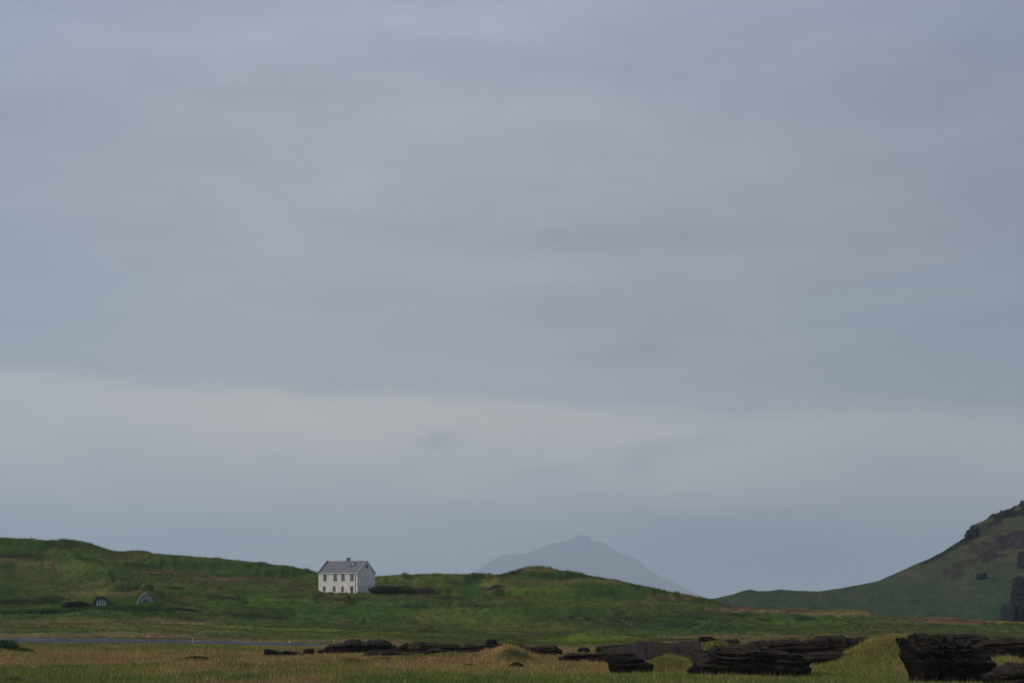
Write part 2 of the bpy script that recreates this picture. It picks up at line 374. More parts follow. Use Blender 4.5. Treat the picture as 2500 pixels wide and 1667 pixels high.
for b_ in [([(-60, 1350), (0, 1348), (45, 1347), (90, 1355), (150, 1376)], 545, 4.0, 1.0, 9), ([(-40, 1374), (60, 1370), (130, 1385), (200, 1402)], 525, 2.4, 2.2, 12),
           ([(100, 1366, 530), (150, 1378, 524), (200, 1402, 512), (255, 1424, 500), (300, 1430, 492)], 0, 2.6, 2.5, 14, 'spur'),
           ([(60, 1335, 565), (120, 1345, 560), (170, 1360, 550), (200, 1366, 545)], 0, 1.8, 4, 12, 'spur'),
           ([(-60, 1464), (0, 1462), (60, 1458), (120, 1452), (165, 1449)], 470, 4.0, 1.0, 8), ([(-60, 1486), (20, 1480), (80, 1476), (160, 1480)], 446, 2.0, .9, 6),
           ([(262, 1437), (285, 1431), (320, 1428), (345, 1430), (382, 1440)], 457, 3.0, .6, 5), ([(398, 1442), (430, 1435), (460, 1436), (500, 1446)], 462, 1.8, .7, 5),
           ([(490, 1456), (530, 1449), (570, 1454), (610, 1466)], 464, 1.8, 1.2, 7), ([(285, 1362), (400, 1370), (500, 1382), (600, 1394), (700, 1402), (800, 1400)], 560, 4.5, 2.2, 12),
           ([(560, 1472), (620, 1456), (680, 1448), (730, 1450), (780, 1455)], 468, 2.0, 1.0, 7), ([(600, 1490), (700, 1484), (850, 1486), (1000, 1490), (1120, 1494)], 447, 1.5, 1.0, 6),
           ([(1045, 1452), (1075, 1446), (1120, 1443), (1180, 1447)], 488, 2.6, .5, 3.2), ([(1000, 1480), (1020, 1477), (1060, 1474), (1090, 1476)], 456, 2.0, .5, 3.5),
           ([(1240, 1414), (1300, 1413), (1370, 1417), (1450, 1424)], 524, 2.4, 1.0, 6), ([(1370, 1430), (1450, 1437), (1540, 1452), (1600, 1462)], 506, 2.4, 1.5, 8),
           ([(1130, 1466), (1250, 1462), (1400, 1466), (1560, 1474)], 488, 2.4, 1.0, 7), ([(1130, 1510), (1250, 1500), (1350, 1492), (1500, 1500), (1650, 1510)], 440, 1.8, 1.6, 8),
           ([(1560, 1480), (1640, 1478), (1720, 1488), (1800, 1498)], 470, 2.0, 1.2, 7), ([(1780, 1502), (1860, 1498), (1960, 1502), (2080, 1508)], 468, 2.6, 1.4, 8), ([(2000, 1506), (2120, 1508), (2260, 1518), (2420, 1528)], 472, 2.2, 1.2, 8),
           ([(905, 1412), (930, 1409), (960, 1408), (1010, 1404)], 530, 1.0, .6, 3), ([(900, 1425), (960, 1421), (1030, 1424), (1080, 1430)], 512, 1.6, 1.0, 5),
           ([(1370, 1560), (1430, 1554), (1500, 1553), (1560, 1556)], 372, .9, 1.2, 9), ([(420, 1536), (560, 1534), (700, 1538), (800, 1540), (900, 1540)], 372, .7, 1.5, 9)]:
    Z += bank(*b_)
amp = np.interp(YY, [100, 270, 279, 291, 330, 380, 600], [.10, .10, .0, .0, .10, .34, .26])
Z += amp * fbm(XX * .16, YY * .11, o=4, seed=3) * 1.6
hs = np.interp(YY, [325, 390, 560, 620], [0, 1, 1, .3])
wx = fbm(XX * .09, YY * .06, o=2, seed=51) * 3
ridg = 1 - np.abs(fbm(XX * .30 + wx, YY * .17 - XX * .12, o=3, seed=31)) * 2
clm = smooth(.5 + fbm(XX * .03, YY * .03, o=2, seed=35) * 2)
Z += hs * clm * (.30 * (1 - np.abs(fbm(XX * .42 - YY * .25 + wx, YY * .2, o=2, seed=36)) * 2.2))
Z += hs * (.62 * ridg * (fbm(XX * .05, YY * .05, o=2, seed=33) + .5))
Z += np.interp(YY, [110, 120, 276, 280, 290, 320, 620], [0, .05, .05, .0, .0, .07, .16]) * fbm(XX * .8, YY * .5, o=3, seed=9)
def fit_elev(target_s, target_e, yc, wid, y0, y1, n=4):
    global Z
    tgt = np.interp(S, target_s, target_e); Yc = np.interp(S, target_s, yc); inside = smooth((S - target_s[0]) / .004 + 1) * smooth((target_s[-1] - S) / .004 + 1)
    for _ in range(n):
        E = (Z - CAMZ) / YY; m = (YY > (Yc + y0)[None, :]) & (YY < (Yc + y1)[None, :])
        Em = np.where(m, E, -9); cur = Em.max(0); Ya = Yg[Em.argmax(0)]; dz = (tgt - cur) * Ya * inside
        if wid > 20: Yc2 = np.convolve(np.pad(np.minimum(Ya, Yc), 6, 'edge'), np.ones(13) / 13, 'valid')
        else: Yc2 = Yc
        k = np.array([1, 2, 3, 2, 1]) / 9; dz = np.convolve(np.pad(dz, 2, 'edge'), k, 'valid')
        Z = Z + dz[None, :] * np.exp(-((YY - Yc2[None, :]) / wid) ** 2)
fit_elev(crest[:, 0], (crest[:, 2] - CAMZ) / crest[:, 1], crest[:, 1], 26, -110, 25, 7)
lipl = line([(600, 1465), (640, 1458), (700, 1449), (777, 1449.5), (830, 1451.5), (872, 1452.5), (903, 1453.5), (1000, 1457), (1100, 1461), (1200, 1462)], 468)
fit_elev(lipl[:, 0], (lipl[:, 2] - CAMZ) / lipl[:, 1], lipl[:, 1], 11, -30, 16)
arl = line([(170, 1484), (225, 1482.5), (270, 1483), (330, 1483), (380, 1483), (400, 1484)], 426)
fit_elev(arl[:, 0], (arl[:, 2] - CAMZ) / arl[:, 1], arl[:, 1], 5, -12, 1.5)
def ground_z(x, y):
    x = np.asarray(x, float); y = np.asarray(y, float)
    s = np.clip(x / y, S[0], S[-1] - 1e-6); fi = (s - S[0]) / (S[1] - S[0]); j = np.clip(fi.astype(int), 0, NC - 2); u = fi - j
    yi = np.interp(y, Yg, np.arange(NR)); i = np.clip(yi.astype(int), 0, NR - 2); v = yi - i
    return (Z[i, j] * (1 - u) + Z[i, j + 1] * u) * (1 - v) + (Z[i + 1, j] * (1 - u) + Z[i + 1, j + 1] * u) * v
def gz(x, y): return float(ground_z(np.array([x]), np.array([y]))[0])

# ---- colour of the turf by place, some slope and hollow shade painted in
TAN = np.array([.25, .175, .062]); STRAW = np.array([.27, .18, .085]); GRN = np.array([.090, .132, .022]); LUSH = np.array([.056, .108, .022])
OLV = np.array([.100, .102, .026]); DKG = np.array([.038, .054, .015]); LIME = np.array([.145, .185, .018]); SOIL_SHADOW = np.array([.012, .009, .008]); YGR = np.array([.150, .148, .036])  # near-black soil tone also paints the shade in cuts and pits
BRN = np.array([.185, .115, .055]); SCRUB_SHADOW = np.array([.015, .021, .009])  # darkest tone: scrub and weeds, also shade painted into hill hollows
PATCH = [  # px, py, rx, ry, colour, weight  (centres of patches of growth, and of shade painted into hollows)
    (250, 1550, 700, 7, STRAW, .9), (700, 1563, 300, 6, STRAW, .9), (940, 1568, 60, 6, TAN, .7), (300, 1540, 500, 9, YGR, .55), (120, 1543, 110, 4, LUSH, .7), (700, 1547, 260, 12, GRN, .8),
    (600, 1537, 200, 8, LIME, .45), (880, 1548, 150, 8, LIME, .5), (1440, 1562, 130, 12, LIME, 1.0), (1560, 1560, 120, 8, YGR, .5), (1900, 1556, 240, 7, TAN, .9), (2100, 1551, 120, 5, YGR, .6), (1150, 1552, 130, 10, GRN, .7),
    (280, 1500, 380, 9, GRN, .5), (250, 1520, 280, 12, TAN, .45), (440, 1525, 70, 12, TAN, .5), (430, 1532, 200, 10, YGR, .6),
    (250, 1495, 190, 10, LUSH, .9), (60, 1505, 110, 8, LUSH, .9), (180, 1445, 170, 22, OLV, .7), (230, 1445, 60, 8, TAN, .4), (170, 1380, 60, 14, BRN, .35), (60, 1370, 80, 10, TAN, .35), (120, 1330, 80, 9, DKG, .5),
    (230, 1370, 90, 25, GRN, .6), (40, 1355, 80, 8, DKG, .6), (330, 1360, 80, 10, TAN, .35), (500, 1366, 260, 6, OLV, .6), (550, 1392, 200, 14, LUSH, .6), (520, 1380, 220, 8, DKG, .5), (580, 1412, 130, 4.5, BRN, .95), (440, 1396, 110, 4, BRN, .6),
    (480, 1430, 140, 14, OLV, .7), (620, 1435, 90, 10, GRN, .5), (60, 1465, 90, 12, DKG, .8), (30, 1445, 70, 12, DKG, .6),
    (700, 1470, 130, 12, GRN, .5), (830, 1500, 160, 22, LUSH, .75), (640, 1495, 90, 18, DKG, .6), (950, 1475, 90, 18, LUSH, .7), (840, 1518, 18, 6, BRN, .4), (840, 1462, 60, 5, DKG, .5),
    (960, 1420, 80, 14, YGR, .6), (1090, 1410, 70, 14, LIME, .35), (1150, 1425, 35, 22, LUSH, .9), (1080, 1450, 60, 6, YGR, .5), (1200, 1420, 30, 18, YGR, .6), (1330, 1445, 140, 12, LIME, .55), (1380, 1470, 180, 10, LIME, .35),
    (1130, 1500, 160, 20, GRN, .7), (1050, 1505, 70, 14, OLV, .6), (1300, 1478, 120, 14, LUSH, .4), (1320, 1405, 90, 9, DKG, .5), (1300, 1390, 60, 6, TAN, .4), (1480, 1420, 150, 7, TAN, .4), (1700, 1457, 120, 7, BRN, .5),
    (1480, 1448, 80, 12, LUSH, .6), (1600, 1475, 160, 14, OLV, .5), (1440, 1510, 150, 22, DKG, .6), (1300, 1530, 160, 16, OLV, .6), (1640, 1520, 150, 22, DKG, .8), (1760, 1500, 90, 14, DKG, .6), (1700, 1530, 140, 14, LUSH, .5),
    (1850, 1488, 130, 7, BRN, 1.0), (2080, 1497, 160, 6, TAN, .9), (2350, 1517, 220, 7, BRN, 1.0), (2100, 1505, 240, 3, BRN, .6), (2050, 1520, 200, 16, GRN, .5), (1950, 1510, 60, 12, LUSH, .7), (2400, 1533, 180, 8, GRN, .6), (2150, 1540, 180, 8, OLV, .6),
    (980, 1442, 88, 9.5, SOIL_SHADOW, 1.0), (1040, 1443, 20, 10, SOIL_SHADOW, .5), (305, 1438, 27, 6, SOIL_SHADOW, .9), (362, 1436, 12, 5, SOIL_SHADOW, .9), (420, 1486, 52, 3.6, SOIL_SHADOW, 1.0), (388, 1478, 16, 6, SOIL_SHADOW, .9), (1215, 1440, 16, 13, SOIL_SHADOW, .8), (1010, 1481, 30, 5, SOIL_SHADOW, .8), (1080, 1457, 40, 3, SOIL_SHADOW, .8),  # cut bank and pits, plus the shadow strip painted beside the cellar
    (50, 1468, 95, 7, SCRUB_SHADOW, .85), (130, 1462, 45, 6, SCRUB_SHADOW, .7), (45, 1358, 70, 6, SCRUB_SHADOW, .7), (95, 1366, 40, 5, SCRUB_SHADOW, .5), (20, 1480, 60, 3, SCRUB_SHADOW, .5), (680, 1398, 95, 8, SCRUB_SHADOW, .45), (450, 1376, 110, 5, SCRUB_SHADOW, .4), (300, 1360, 60, 9, SCRUB_SHADOW, .25),
    (1150, 1414, 26, 11, SCRUB_SHADOW, .6), (1340, 1405, 80, 4, SCRUB_SHADOW, .6), (1480, 1446, 60, 7, SCRUB_SHADOW, .5), (530, 1458, 34, 4, SCRUB_SHADOW, .7), (440, 1437, 22, 3, SCRUB_SHADOW, .8), (310, 1431, 32, 4.5, SCRUB_SHADOW, .9), (364, 1431, 12, 4, SCRUB_SHADOW, .9), (640, 1502, 70, 8, SCRUB_SHADOW, .45), (560, 1500, 60, 5, SCRUB_SHADOW, .4),
    (690, 1456, 40, 3, SCRUB_SHADOW, .5), (860, 1463, 50, 4, SCRUB_SHADOW, .5), (1180, 1478, 60, 4, SCRUB_SHADOW, .4), (1270, 1474, 50, 4, SCRUB_SHADOW, .4), (1405, 1508, 10, 4, SCRUB_SHADOW, .8), (1442, 1511, 14, 5, SCRUB_SHADOW, .8), (1655, 1525, 60, 6, SCRUB_SHADOW, .5), (1970, 1510, 22, 7, SCRUB_SHADOW, .7), (1870, 1512, 22, 4, SCRUB_SHADOW, .7), (1815, 1502, 20, 4, SCRUB_SHADOW, .6),
    (1840, 1535, 130, 7, SCRUB_SHADOW, .35), (2260, 1524, 60, 3, SCRUB_SHADOW, .4), (980, 1420, 30, 3, SCRUB_SHADOW, .4), (1000, 1408, 10, 3, SCRUB_SHADOW, .8), (2100, 1545, 60, 3, OLV, .5), (600, 1636, 12, 3, SCRUB_SHADOW, .5), (855, 1612, 22, 4, SCRUB_SHADOW, .6), (560, 1620, 40, 3, LUSH, .6), (180, 1630, 60, 3.5, LUSH, .8), (200, 1577, 60, 2.5, SCRUB_SHADOW, .5), (90, 1576, 30, 3, SCRUB_SHADOW, .4), (320, 1578, 90, 2, SCRUB_SHADOW, .4),
    (1640, 1620, 60, 18, YGR, .7), (2120, 1600, 80, 40, YGR, 1.0), (2040, 1620, 50, 20, GRN, .6), (2160, 1570, 75, 12, TAN, .9), (2100, 1590, 60, 10, TAN, .5), (1262, 1602, 26, 9, DKG, .8), (2440, 1615, 60, 10, YGR, .9), (1230, 1582, 70, 6, TAN, .9),
]
_gy = np.gradient(Z, axis=0) / np.gradient(YY, axis=0); _gs = blur(blur(_gy, 0, 2), 1, 2)
def slope_at(x, y):
    s = np.clip(x / y, S[0], S[-1] - 1e-6); j = np.clip(((s - S[0]) / (S[1] - S[0])).astype(int), 0, NC - 2)
    i = np.clip(np.interp(y, Yg, np.arange(NR)).astype(int), 0, NR - 2)
    return _gs[i, j]
def turf_colour(x, y, z):
    px, py = toPix(x, y, z)
    n1 = fbm(x * .05, y * .025, o=4, seed=11); n2 = fbm(x * .22, y * .10, o=4, seed=12); n3 = fbm(x * .9, y * .5, o=2, seed=13)
    hill = smooth((y - 285) / 40)[:, None]
    # far slopes: green / olive mix
    t = smooth(.5 + n1 * 1.3 + n2 * .6)[:, None]
    ch = GRN * .75 * t + OLV * .85 * (1 - t)
    k = smooth((n2 - .15) * 3)[:, None]; ch = ch * (1 - k * .5) + DKG * k * .5
    # the plain: dry grass with greener strips nearer the camera
    g = smooth(np.interp(y, [110, 136, 146, 156, 170, 186, 200, 214, 240, 280], [1.25, 1.0, .85, .42, .16, .02, .16, .36, .40, .68]) + n1 * .75 + n2 * .75 - .08 - .34 * np.exp(-((x + 19) / 9) ** 2) * (y < 170) + .45 * smooth((-x - 27) / 6) * (y < 180) - .25 * smooth((x - 14) / 8) * (y > 180))[:, None]
    cn = TAN * .92 * (1 - g) + (GRN * .6 + YGR * .4) * g
    k = smooth((n2 + n3 * .5 - .22) * 3)[:, None]; cn = cn * (1 - k * .35) + OLV * .7 * k * .35
    k = smooth((fbm(x * .11, y * .06, o=3, seed=14) - .2) * 4)[:, None]; cn = cn * (1 - k * .55) + BRN * 1.05 * k * .55 * (1 - g) + LUSH * k * .55 * g
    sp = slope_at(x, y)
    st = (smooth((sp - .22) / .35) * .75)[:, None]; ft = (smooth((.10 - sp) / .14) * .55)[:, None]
    ch = ch * (1 - st) + (LUSH * .62 + DKG * .25) * st; ch = ch * (1 - ft) + YGR * .92 * ft  # steep faces coloured darker and flats paler to amplify the shading
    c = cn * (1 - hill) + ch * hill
    jx = px + n2 * 22 + n3 * 8; jy = py + n2 * 5 + n3 * 2.5
    for (a, b, rx, ry, col, wt) in PATCH:
        d = ((jx - a) / rx) ** 2 + ((jy - b) / ry) ** 2
        if b > 1575: d = d + (y > 245) * 9
        m = (wt * smooth((1.5 - d) / 1.0))[:, None]
        if col is SOIL_SHADOW: m = (wt * smooth((1.25 - d) / .5))[:, None] * (y[:, None] > 320)
        c = c * (1 - m) + col * m
    st2 = (hill[:, 0] * smooth((sp - .28) / .4) * .45)[:, None]; c = c * (1 - st2) + (LUSH * .5 + DKG * .3) * st2  # steep faces darkened once more over the patches, as painted shading
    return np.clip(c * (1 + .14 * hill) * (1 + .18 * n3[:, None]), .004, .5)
V = np.stack([XX.ravel(), YY.ravel(), Z.ravel()], 1)
COLS = None
ksp = int(np.searchsorted(Yg, 312))
def sub(r0, r1): 
    sl_ = slice(r0 * NC, r1 * NC); return V[sl_], grid_faces(r1 - r0, NC), COLS[sl_]
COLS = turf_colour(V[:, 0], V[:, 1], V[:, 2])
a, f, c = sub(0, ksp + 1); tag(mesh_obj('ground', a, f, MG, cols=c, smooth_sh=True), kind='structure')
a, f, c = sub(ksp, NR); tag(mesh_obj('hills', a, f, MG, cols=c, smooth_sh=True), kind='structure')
# plain reaching to the horizon, unseen, made pale to bounce light into the haze
pv = [(-25500, -400, -2.6), (25500, -400, -2.6), (25500, 31500, -2.6), (-25500, 31500, -2.6)]
tag(mesh_obj('plain', pv, [(0, 1, 2, 3)], plain('pale_bounce_ground', (.26, .25, .23), 1, .05, .01, .2)), kind='structure')

# ------------------------------------------------------------------ right hill
HC = [(1560, 1486, 800), (1640, 1468, 800), (1720, 1461, 800), (1745, 1460, 805), (1790, 1450, 810), (1812, 1442, 812), (1832, 1438, 815), (1850, 1442, 818), (1880, 1442, 820), (1903, 1438, 822), (1940, 1441, 825), (2000, 1442, 830), (2050, 1435, 840),
      (2100, 1426, 850), (2146, 1416, 860), (2200, 1392, 875), (2230, 1378, 882), (2260, 1366, 890), (2300, 1345, 900), (2340, 1320, 915), (2357, 1309, 920), (2362, 1299, 924), (2368, 1292, 928), (2373, 1281, 932), (2400, 1270, 940), (2420, 1259, 945), (2450, 1249, 955), (2480, 1238, 965), (2500, 1226, 970), (2560, 1205, 985), (2700, 1160, 1010), (3200, 1130, 1060)]
hc = line(HC)
HN = 560; hs_ = np.linspace(P(1560, 1486, 800)[0] / 800, .40, HN)
hz = np.interp(hs_, hc[:, 0], hc[:, 2]); hY = np.interp(hs_, hc[:, 0], hc[:, 1])
tt = np.concatenate([np.linspace(0, 1, 170), np.linspace(1.02, 2.2, 30)])
bY = 640.0
hz_s = np.convolve(np.pad(hz, 25, 'edge'), np.hanning(51) / np.hanning(51).sum(), 'valid'); hY_s = np.convolve(np.pad(hY, 25, 'edge'), np.hanning(51) / np.hanning(51).sum(), 'valid')
HV = []
for t in tt:
    k_ = float(smooth(np.array((t - .88) / .12))); hzz = hz_s * (1 - k_) + hz * k_; Yr = bY + (hY_s * (1 - k_) + hY * k_ - bY) * t
    if t <= 1:
        prof = t ** 1.25 * .82 + .18 * t ** 4
        z = -2.2 + (hzz + 2.2) * prof
    else: z = hz - (t - 1) * (hz * .6 + 10) * .9
    HV.append(np.stack([hs_ * Yr, Yr, z], 1))
HV = np.concatenate(HV); TT = np.repeat(tt, HN)
x, y, z = HV.T
hh = np.clip((z + 2) / 30, 0, 1)
env = np.clip(TT * 4, 0, 1)
HV[:, 2] += env * hh * (1.1 * fbm(x * .03 + z * .01, y * .012, o=4, seed=41) + .5 * fbm(x * .15, y * .1, o=4, seed=42)) * np.where(np.abs(TT - 1) < .02, .45, 1)
hz_all = HV[:, 2].copy()
px, py = toPix(HV[:, 0], HV[:, 1], HV[:, 2])
n1 = fbm(px * .012, py * .02, o=4, seed=43); n2 = fbm(px * .05 + py * .04, py * .09, o=4, seed=44); n3 = fbm(px * .2, py * .3, o=3, seed=45)
hg = np.array([.042, .066, .030]); ho = np.array([.075, .068, .034]); hp = np.array([.030, .022, .024]); hb = np.array([.014, .014, .018])
t = smooth(.38 + n1 * .55 + n2 * .3 + (1425 - py) / 170)[:, None]
HCc = hg * (1 - t) + ho * t
def along(x0, y0, x1, y1, wd, soft=.5):
    """band between two photo points of half width wd"""
    dx, dy = x1 - x0, y1 - y0; l2 = dx * dx + dy * dy
    u = np.clip(((px - x0) * dx + (py - y0) * dy) / l2, 0, 1)
    d = np.hypot(px - x0 - u * dx, py - y0 - u * dy) / wd + (n2 * .9 + n3 * .4)
    return smooth((1.15 - d) / soft)[:, None]
for (bnd, col, wt) in [((2260, 1372, 2370, 1318, 6), hb, .8), ((2350, 1322, 2440, 1272, 8), hb, .95), ((2430, 1266, 2520, 1240, 12), hb, .95), ((2385, 1300, 2440, 1280, 5), ho, .5), ((2250, 1378, 2300, 1360, 5), hp, .7),
                       ((2400, 1345, 2520, 1300, 22), hp, .95), ((2440, 1320, 2540, 1285, 12), hp, .8), ((2310, 1398, 2420, 1345, 9), hp, .65), ((2460, 1290, 2530, 1262, 9), hg * 1.15, .9), ((2330, 1405, 2350, 1398, 8), hp, .7),
                       ((1878, 1443, 1892, 1440, 3), hp, .9), ((1770, 1476, 1800, 1478, 5), hb, .4), ((2020, 1482, 2060, 1466, 3), hg * .5, .6), ((2350, 1360, 2430, 1330, 9), ho * .9, .5)]:
    m = wt * along(*bnd); HCc = HCc * (1 - m) + col * m
HCc = np.clip(HCc * (1 + .42 * n3[:, None] + .22 * n2[:, None]), .005, .4)
hillo = mesh_obj('green_hill', HV, grid_faces(len(tt), HN), MHILL, cols=HCc, smooth_sh=True); tag(hillo, kind='structure')
def hill_surface(px0, py0):
    d = np.abs(px - px0) + np.abs(py - py0) + (TT > 1.0) * 1e3
    return HV[int(np.argmin(d))]

# ------------------------------------------------------------------ far mountain
MC = [(820, 1492), (940, 1480), (1040, 1452), (1110, 1412), (1165, 1391), (1180, 1380), (1200, 1366), (1216, 1358), (1232, 1351), (1262, 1351), (1282, 1349), (1300, 1343), (1330, 1331), (1352, 1322), (1385, 1318), (1395, 1313), (1405, 1305), (1420, 1304.5), (1436, 1305), (1443, 1314),
      (1455, 1318), (1468, 1320), (1480, 1327), (1500, 1340), (1518, 1350), (1545, 1357), (1556, 1364), (1575, 1383), (1600, 1401), (1650, 1427), (1700, 1450), (1760, 1474), (1900, 1490)]
mc = line(MC, 27000.)
ms = np.linspace(mc[0, 0], mc[-1, 0], 360); mz = np.interp(ms, mc[:, 0], mc[:, 2])
MV = []
tm = np.linspace(0, 1.5, 60)
for t in tm:
    Yr = 23500 + 3500 * t
    zz = mz * (t ** 1.1 if t < 1 else 1 - (t - 1) * 1.8) - 3 * (1 - min(t, 1)) - 4
    MV.append(np.stack([ms * Yr, np.full_like(ms, Yr), zz], 1))
MV = np.concatenate(MV); TM = np.repeat(tm, 360)
MV[:, 2] += np.clip(TM, 0, 1) * (np.abs(TM - 1) > .02) * np.clip(MV[:, 2] / 200, 0, 1) * 90 * fbm(MV[:, 0] * .0022, MV[:, 1] * .0007, o=4, seed=61)
mto = mesh_obj('mountain', MV, grid_faces(60, 360), plain('mountain_rock', (.06, .07, .06), 1, .05, .003, .5), smooth_sh=True); tag(mto, kind='structure')

# ------------------------------------------------------------------ road
RS = np.linspace(P(-260, 1560, 285)[0] / 285, P(1330, 1580, 285)[0] / 285, 700)
def road_row(Y, dz):
    x = RS * Y; Ys = np.full_like(x, Y)
    return np.stack([x, Ys, ground_z(x, Ys) + dz], 1)
rows = [road_row(279.6, -.12)] + [road_row(v, .03) for v in np.linspace(280.1, 289.6, 14)] + [road_row(290.0, -.15)]
tag(mesh_obj('road', np.concatenate(rows), grid_faces(len(rows), len(RS)), MASPH, smooth_sh=True), kind='structure')
mk_v = []; mk_f = []
def marking(px0, px1, Y0, w_):
    x0 = P(px0, 1563, Y0)[0]; x1 = P(px1, 1563, Y0)[0]; n = max(2, int((x1 - x0) / .6))
    b = len(mk_v)
    for k in range(n + 1):
        xx = x0 + (x1 - x0) * k / n
        for dy in (-w_ / 2, w_ / 2):
            mk_v.append((xx, Y0 + dy, gz(xx, Y0 + dy) + .036 + .006))
    for k in range(n): mk_f.append((b + 2 * k, b + 2 * k + 2, b + 2 * k + 3, b + 2 * k + 1))
for a_, b_ in [(-120, -60), (-30, 18), (46, 112), (122, 136), (180, 200), (240, 268), (330, 352), (440, 530), (560, 628), (634, 640), (680, 705), (745, 775), (800, 840)]:
    marking(a_, b_, 286.6, .32)
tag(mesh_obj('road_marking', mk_v, mk_f, MLINE), kind='structure')

# ------------------------------------------------------------------ rocks
ROCKS = []
def rock(label, top, bot, Y, depth, mat=MROCK, seed=0, under=.25, group='dark lava rocks in the meadow', rough=1.0, tilt=.06, endround=.35, name='lava_rock', cat='rock', square=.5, ll=0.0, lr=0.0):
    top = sorted(top)
    x0 = P(top[0][0], top[0][1], Y)[0]; x1 = P(top[-1][0], top[-1][1], Y)[0]
    tx = [P(p[0], p[1], Y)[0] for p in top]; tz = [P(p[0], p[1], Y)[2] for p in top]
    zb = P(top[0][0], bot, Y)[2] - .25
    Lx = x1 - x0; H = max(tz) - zb
    step = float(np.clip(Lx / 150, .035, .16)); n = int(Lx / step) + 2; mcr = 44
    xs = np.linspace(x0, x1, n)
    th = np.linspace(0, math.pi, mcr)
    fx = xs + 0.05 * Lx * 0
    zt = np.interp(xs, tx, tz) + rough * (.05 * H * fbm(xs * 3.1 + seed, xs * 0 + seed, o=3, seed=seed) + .015 * np.sign(fbm(xs * 5, xs * 0, o=1, seed=seed + 6)) * np.abs(fbm(xs * 5, xs * 0, o=1, seed=seed + 6)) ** .4 + .02 * fbm(xs * 11, xs * 0, o=2, seed=seed + 5))
    u = (xs - x0) / Lx
    er = endround * min(1, H * 1.2 / Lx + .12)
    dd = depth * np.power(np.clip(np.minimum(u, 1 - u) / er, 0, 1), .5) * (1 + .25 * fbm(xs * .9, xs * 0 + 3, o=3, seed=seed + 2))
    dd = np.maximum(dd, .03)
    T, U = np.meshgrid(th, u); X = np.repeat(xs[:, None], mcr, 1)
    cy = -np.sign(np.cos(T)) * np.abs(np.cos(T)) ** .75; cz = np.abs(np.sin(T)) ** square
    Zr = zb + (zt[:, None] - zb) * cz
    hrel = (Zr - zb) / H
    D = dd[:, None]
    Yr = cy * D
    # undercut foot and layered ledges
    lay = vnoise((Zr - tilt * X) * 4.2 + 40, X * .16 + seed, seed=seed + 7) * .6 + vnoise((Zr - tilt * X) * 11 + 9, X * .5, seed=seed + 8) * .4
    lay = np.sign(lay) * np.abs(lay) ** .6
    k = 1 - under * (1 - hrel) + .26 * lay * rough * np.minimum(1, 1.2 / max(depth, .3))
    Yr = Yr * k + (.12 * rough) * fbm(X * 1.7, Zr * 2.3, T * 2, o=4, seed=seed + 9)
    Xr = X + rough * (.10 * lay + .10 * fbm(X * 1.3, Zr * 3, T * 1.5, o=3, seed=seed + 12)) * np.minimum(1, Lx / 3) + (U < er) * 0
    Xr = Xr + (1 - hrel) * (ll * np.clip(1 - U / .4, 0, 1) - lr * np.clip(1 - (1 - U) / .4, 0, 1))
    Zr = Zr + rough * .05 * H * fbm(X * 1.1, T * 3, o=3, seed=seed + 15) * (cz > .15)
    v = np.stack([Xr.ravel(), (Y + Yr).ravel(), Zr.ravel()], 1)
    f = grid_faces(n, mcr)
    c = np.array([(x0 + x1) / 2, Y, zb]); v -= c
    # cap the ends
    b0 = len(v)
    v = np.concatenate([v, v[:mcr].mean(0, keepdims=True), v[(n - 1) * mcr:n * mcr].mean(0, keepdims=True)])
    faces = [tuple(q) for q in f[:, ::-1]] + [(i, i + 1, b0) for i in range(mcr - 1)] + [((n - 1) * mcr + i + 1, (n - 1) * mcr + i, b0 + 1) for i in range(mcr - 1)]
    o = mesh_obj(name, v, faces, mat)
    o.location = c
    tag(o, label, cat, group)
    ROCKS.append((x0, x1, Y - depth * .95, Y + depth * .95, max(tz)))
    return o
rock('small low black rock at the left end of the row of rocks', [(644, 1592), (647, 1584), (655, 1582.5), (664, 1584), (672, 1588), (685, 1589), (700, 1587), (712, 1590), (730, 1591), (737, 1594)], 1597, 205, .9, seed=1, under=.5)
rock('small square black rock between the low rock and the long ridge', [(740, 1590), (743, 1584), (752, 1582), (764, 1582), (768, 1590)], 1593, 209, .6, seed=2)
rock('flat toe of dark rock leading up to the double humped rock', [(776, 1589), (785, 1585), (800, 1581), (815, 1580), (830, 1588)], 1591, 215, .8, seed=21)
rock('double humped black rock below the yellow roadside stake', [(793, 1584), (797, 1576), (805, 1572), (822, 1571.5), (838, 1568), (848, 1562), (858, 1560), (876, 1560), (884, 1564), (895, 1565), (903, 1561), (918, 1560), (935, 1560.5), (951, 1565), (956, 1572), (968, 1576), (972, 1582)], 1590, 216, 2.2, seed=3, tilt=.02)
rock('low slab of dark rock in the grass in front of the double humped rock', [(886, 1600), (890, 1596), (902, 1588), (912, 1588), (935, 1589), (960, 1588), (985, 1592), (1005, 1596), (1022, 1600), (1030, 1604)], 1606, 196, 1.6, MROCKB, seed=4, tilt=0)
rock('thin black sliver of rock lying at the edge of the low slab', [(905, 1607), (915, 1605), (940, 1605), (962, 1606), (968, 1609)], 1611, 188, .5, seed=5)
rock('long black ridge rock with stepped top right of the double humped rock', [(964, 1583), (972, 1578), (980, 1573), (992, 1567), (1000, 1570), (1010, 1571), (1018, 1566), (1034, 1565), (1045, 1567), (1062, 1569), (1080, 1569), (1098, 1571), (1116, 1571), (1120, 1575), (1134, 1575), (1140, 1570), (1158, 1572), (1172, 1576), (1178, 1584)], 1594, 212, 2.4, seed=6, tilt=.03)
rock('rounded dark slab leaning on the front of the long ridge rock', [(1030, 1599), (1036, 1592), (1044, 1584), (1055, 1581), (1072, 1582), (1090, 1587), (1105, 1592), (1118, 1597)], 1602, 199, 1.3, seed=7, tilt=.05)
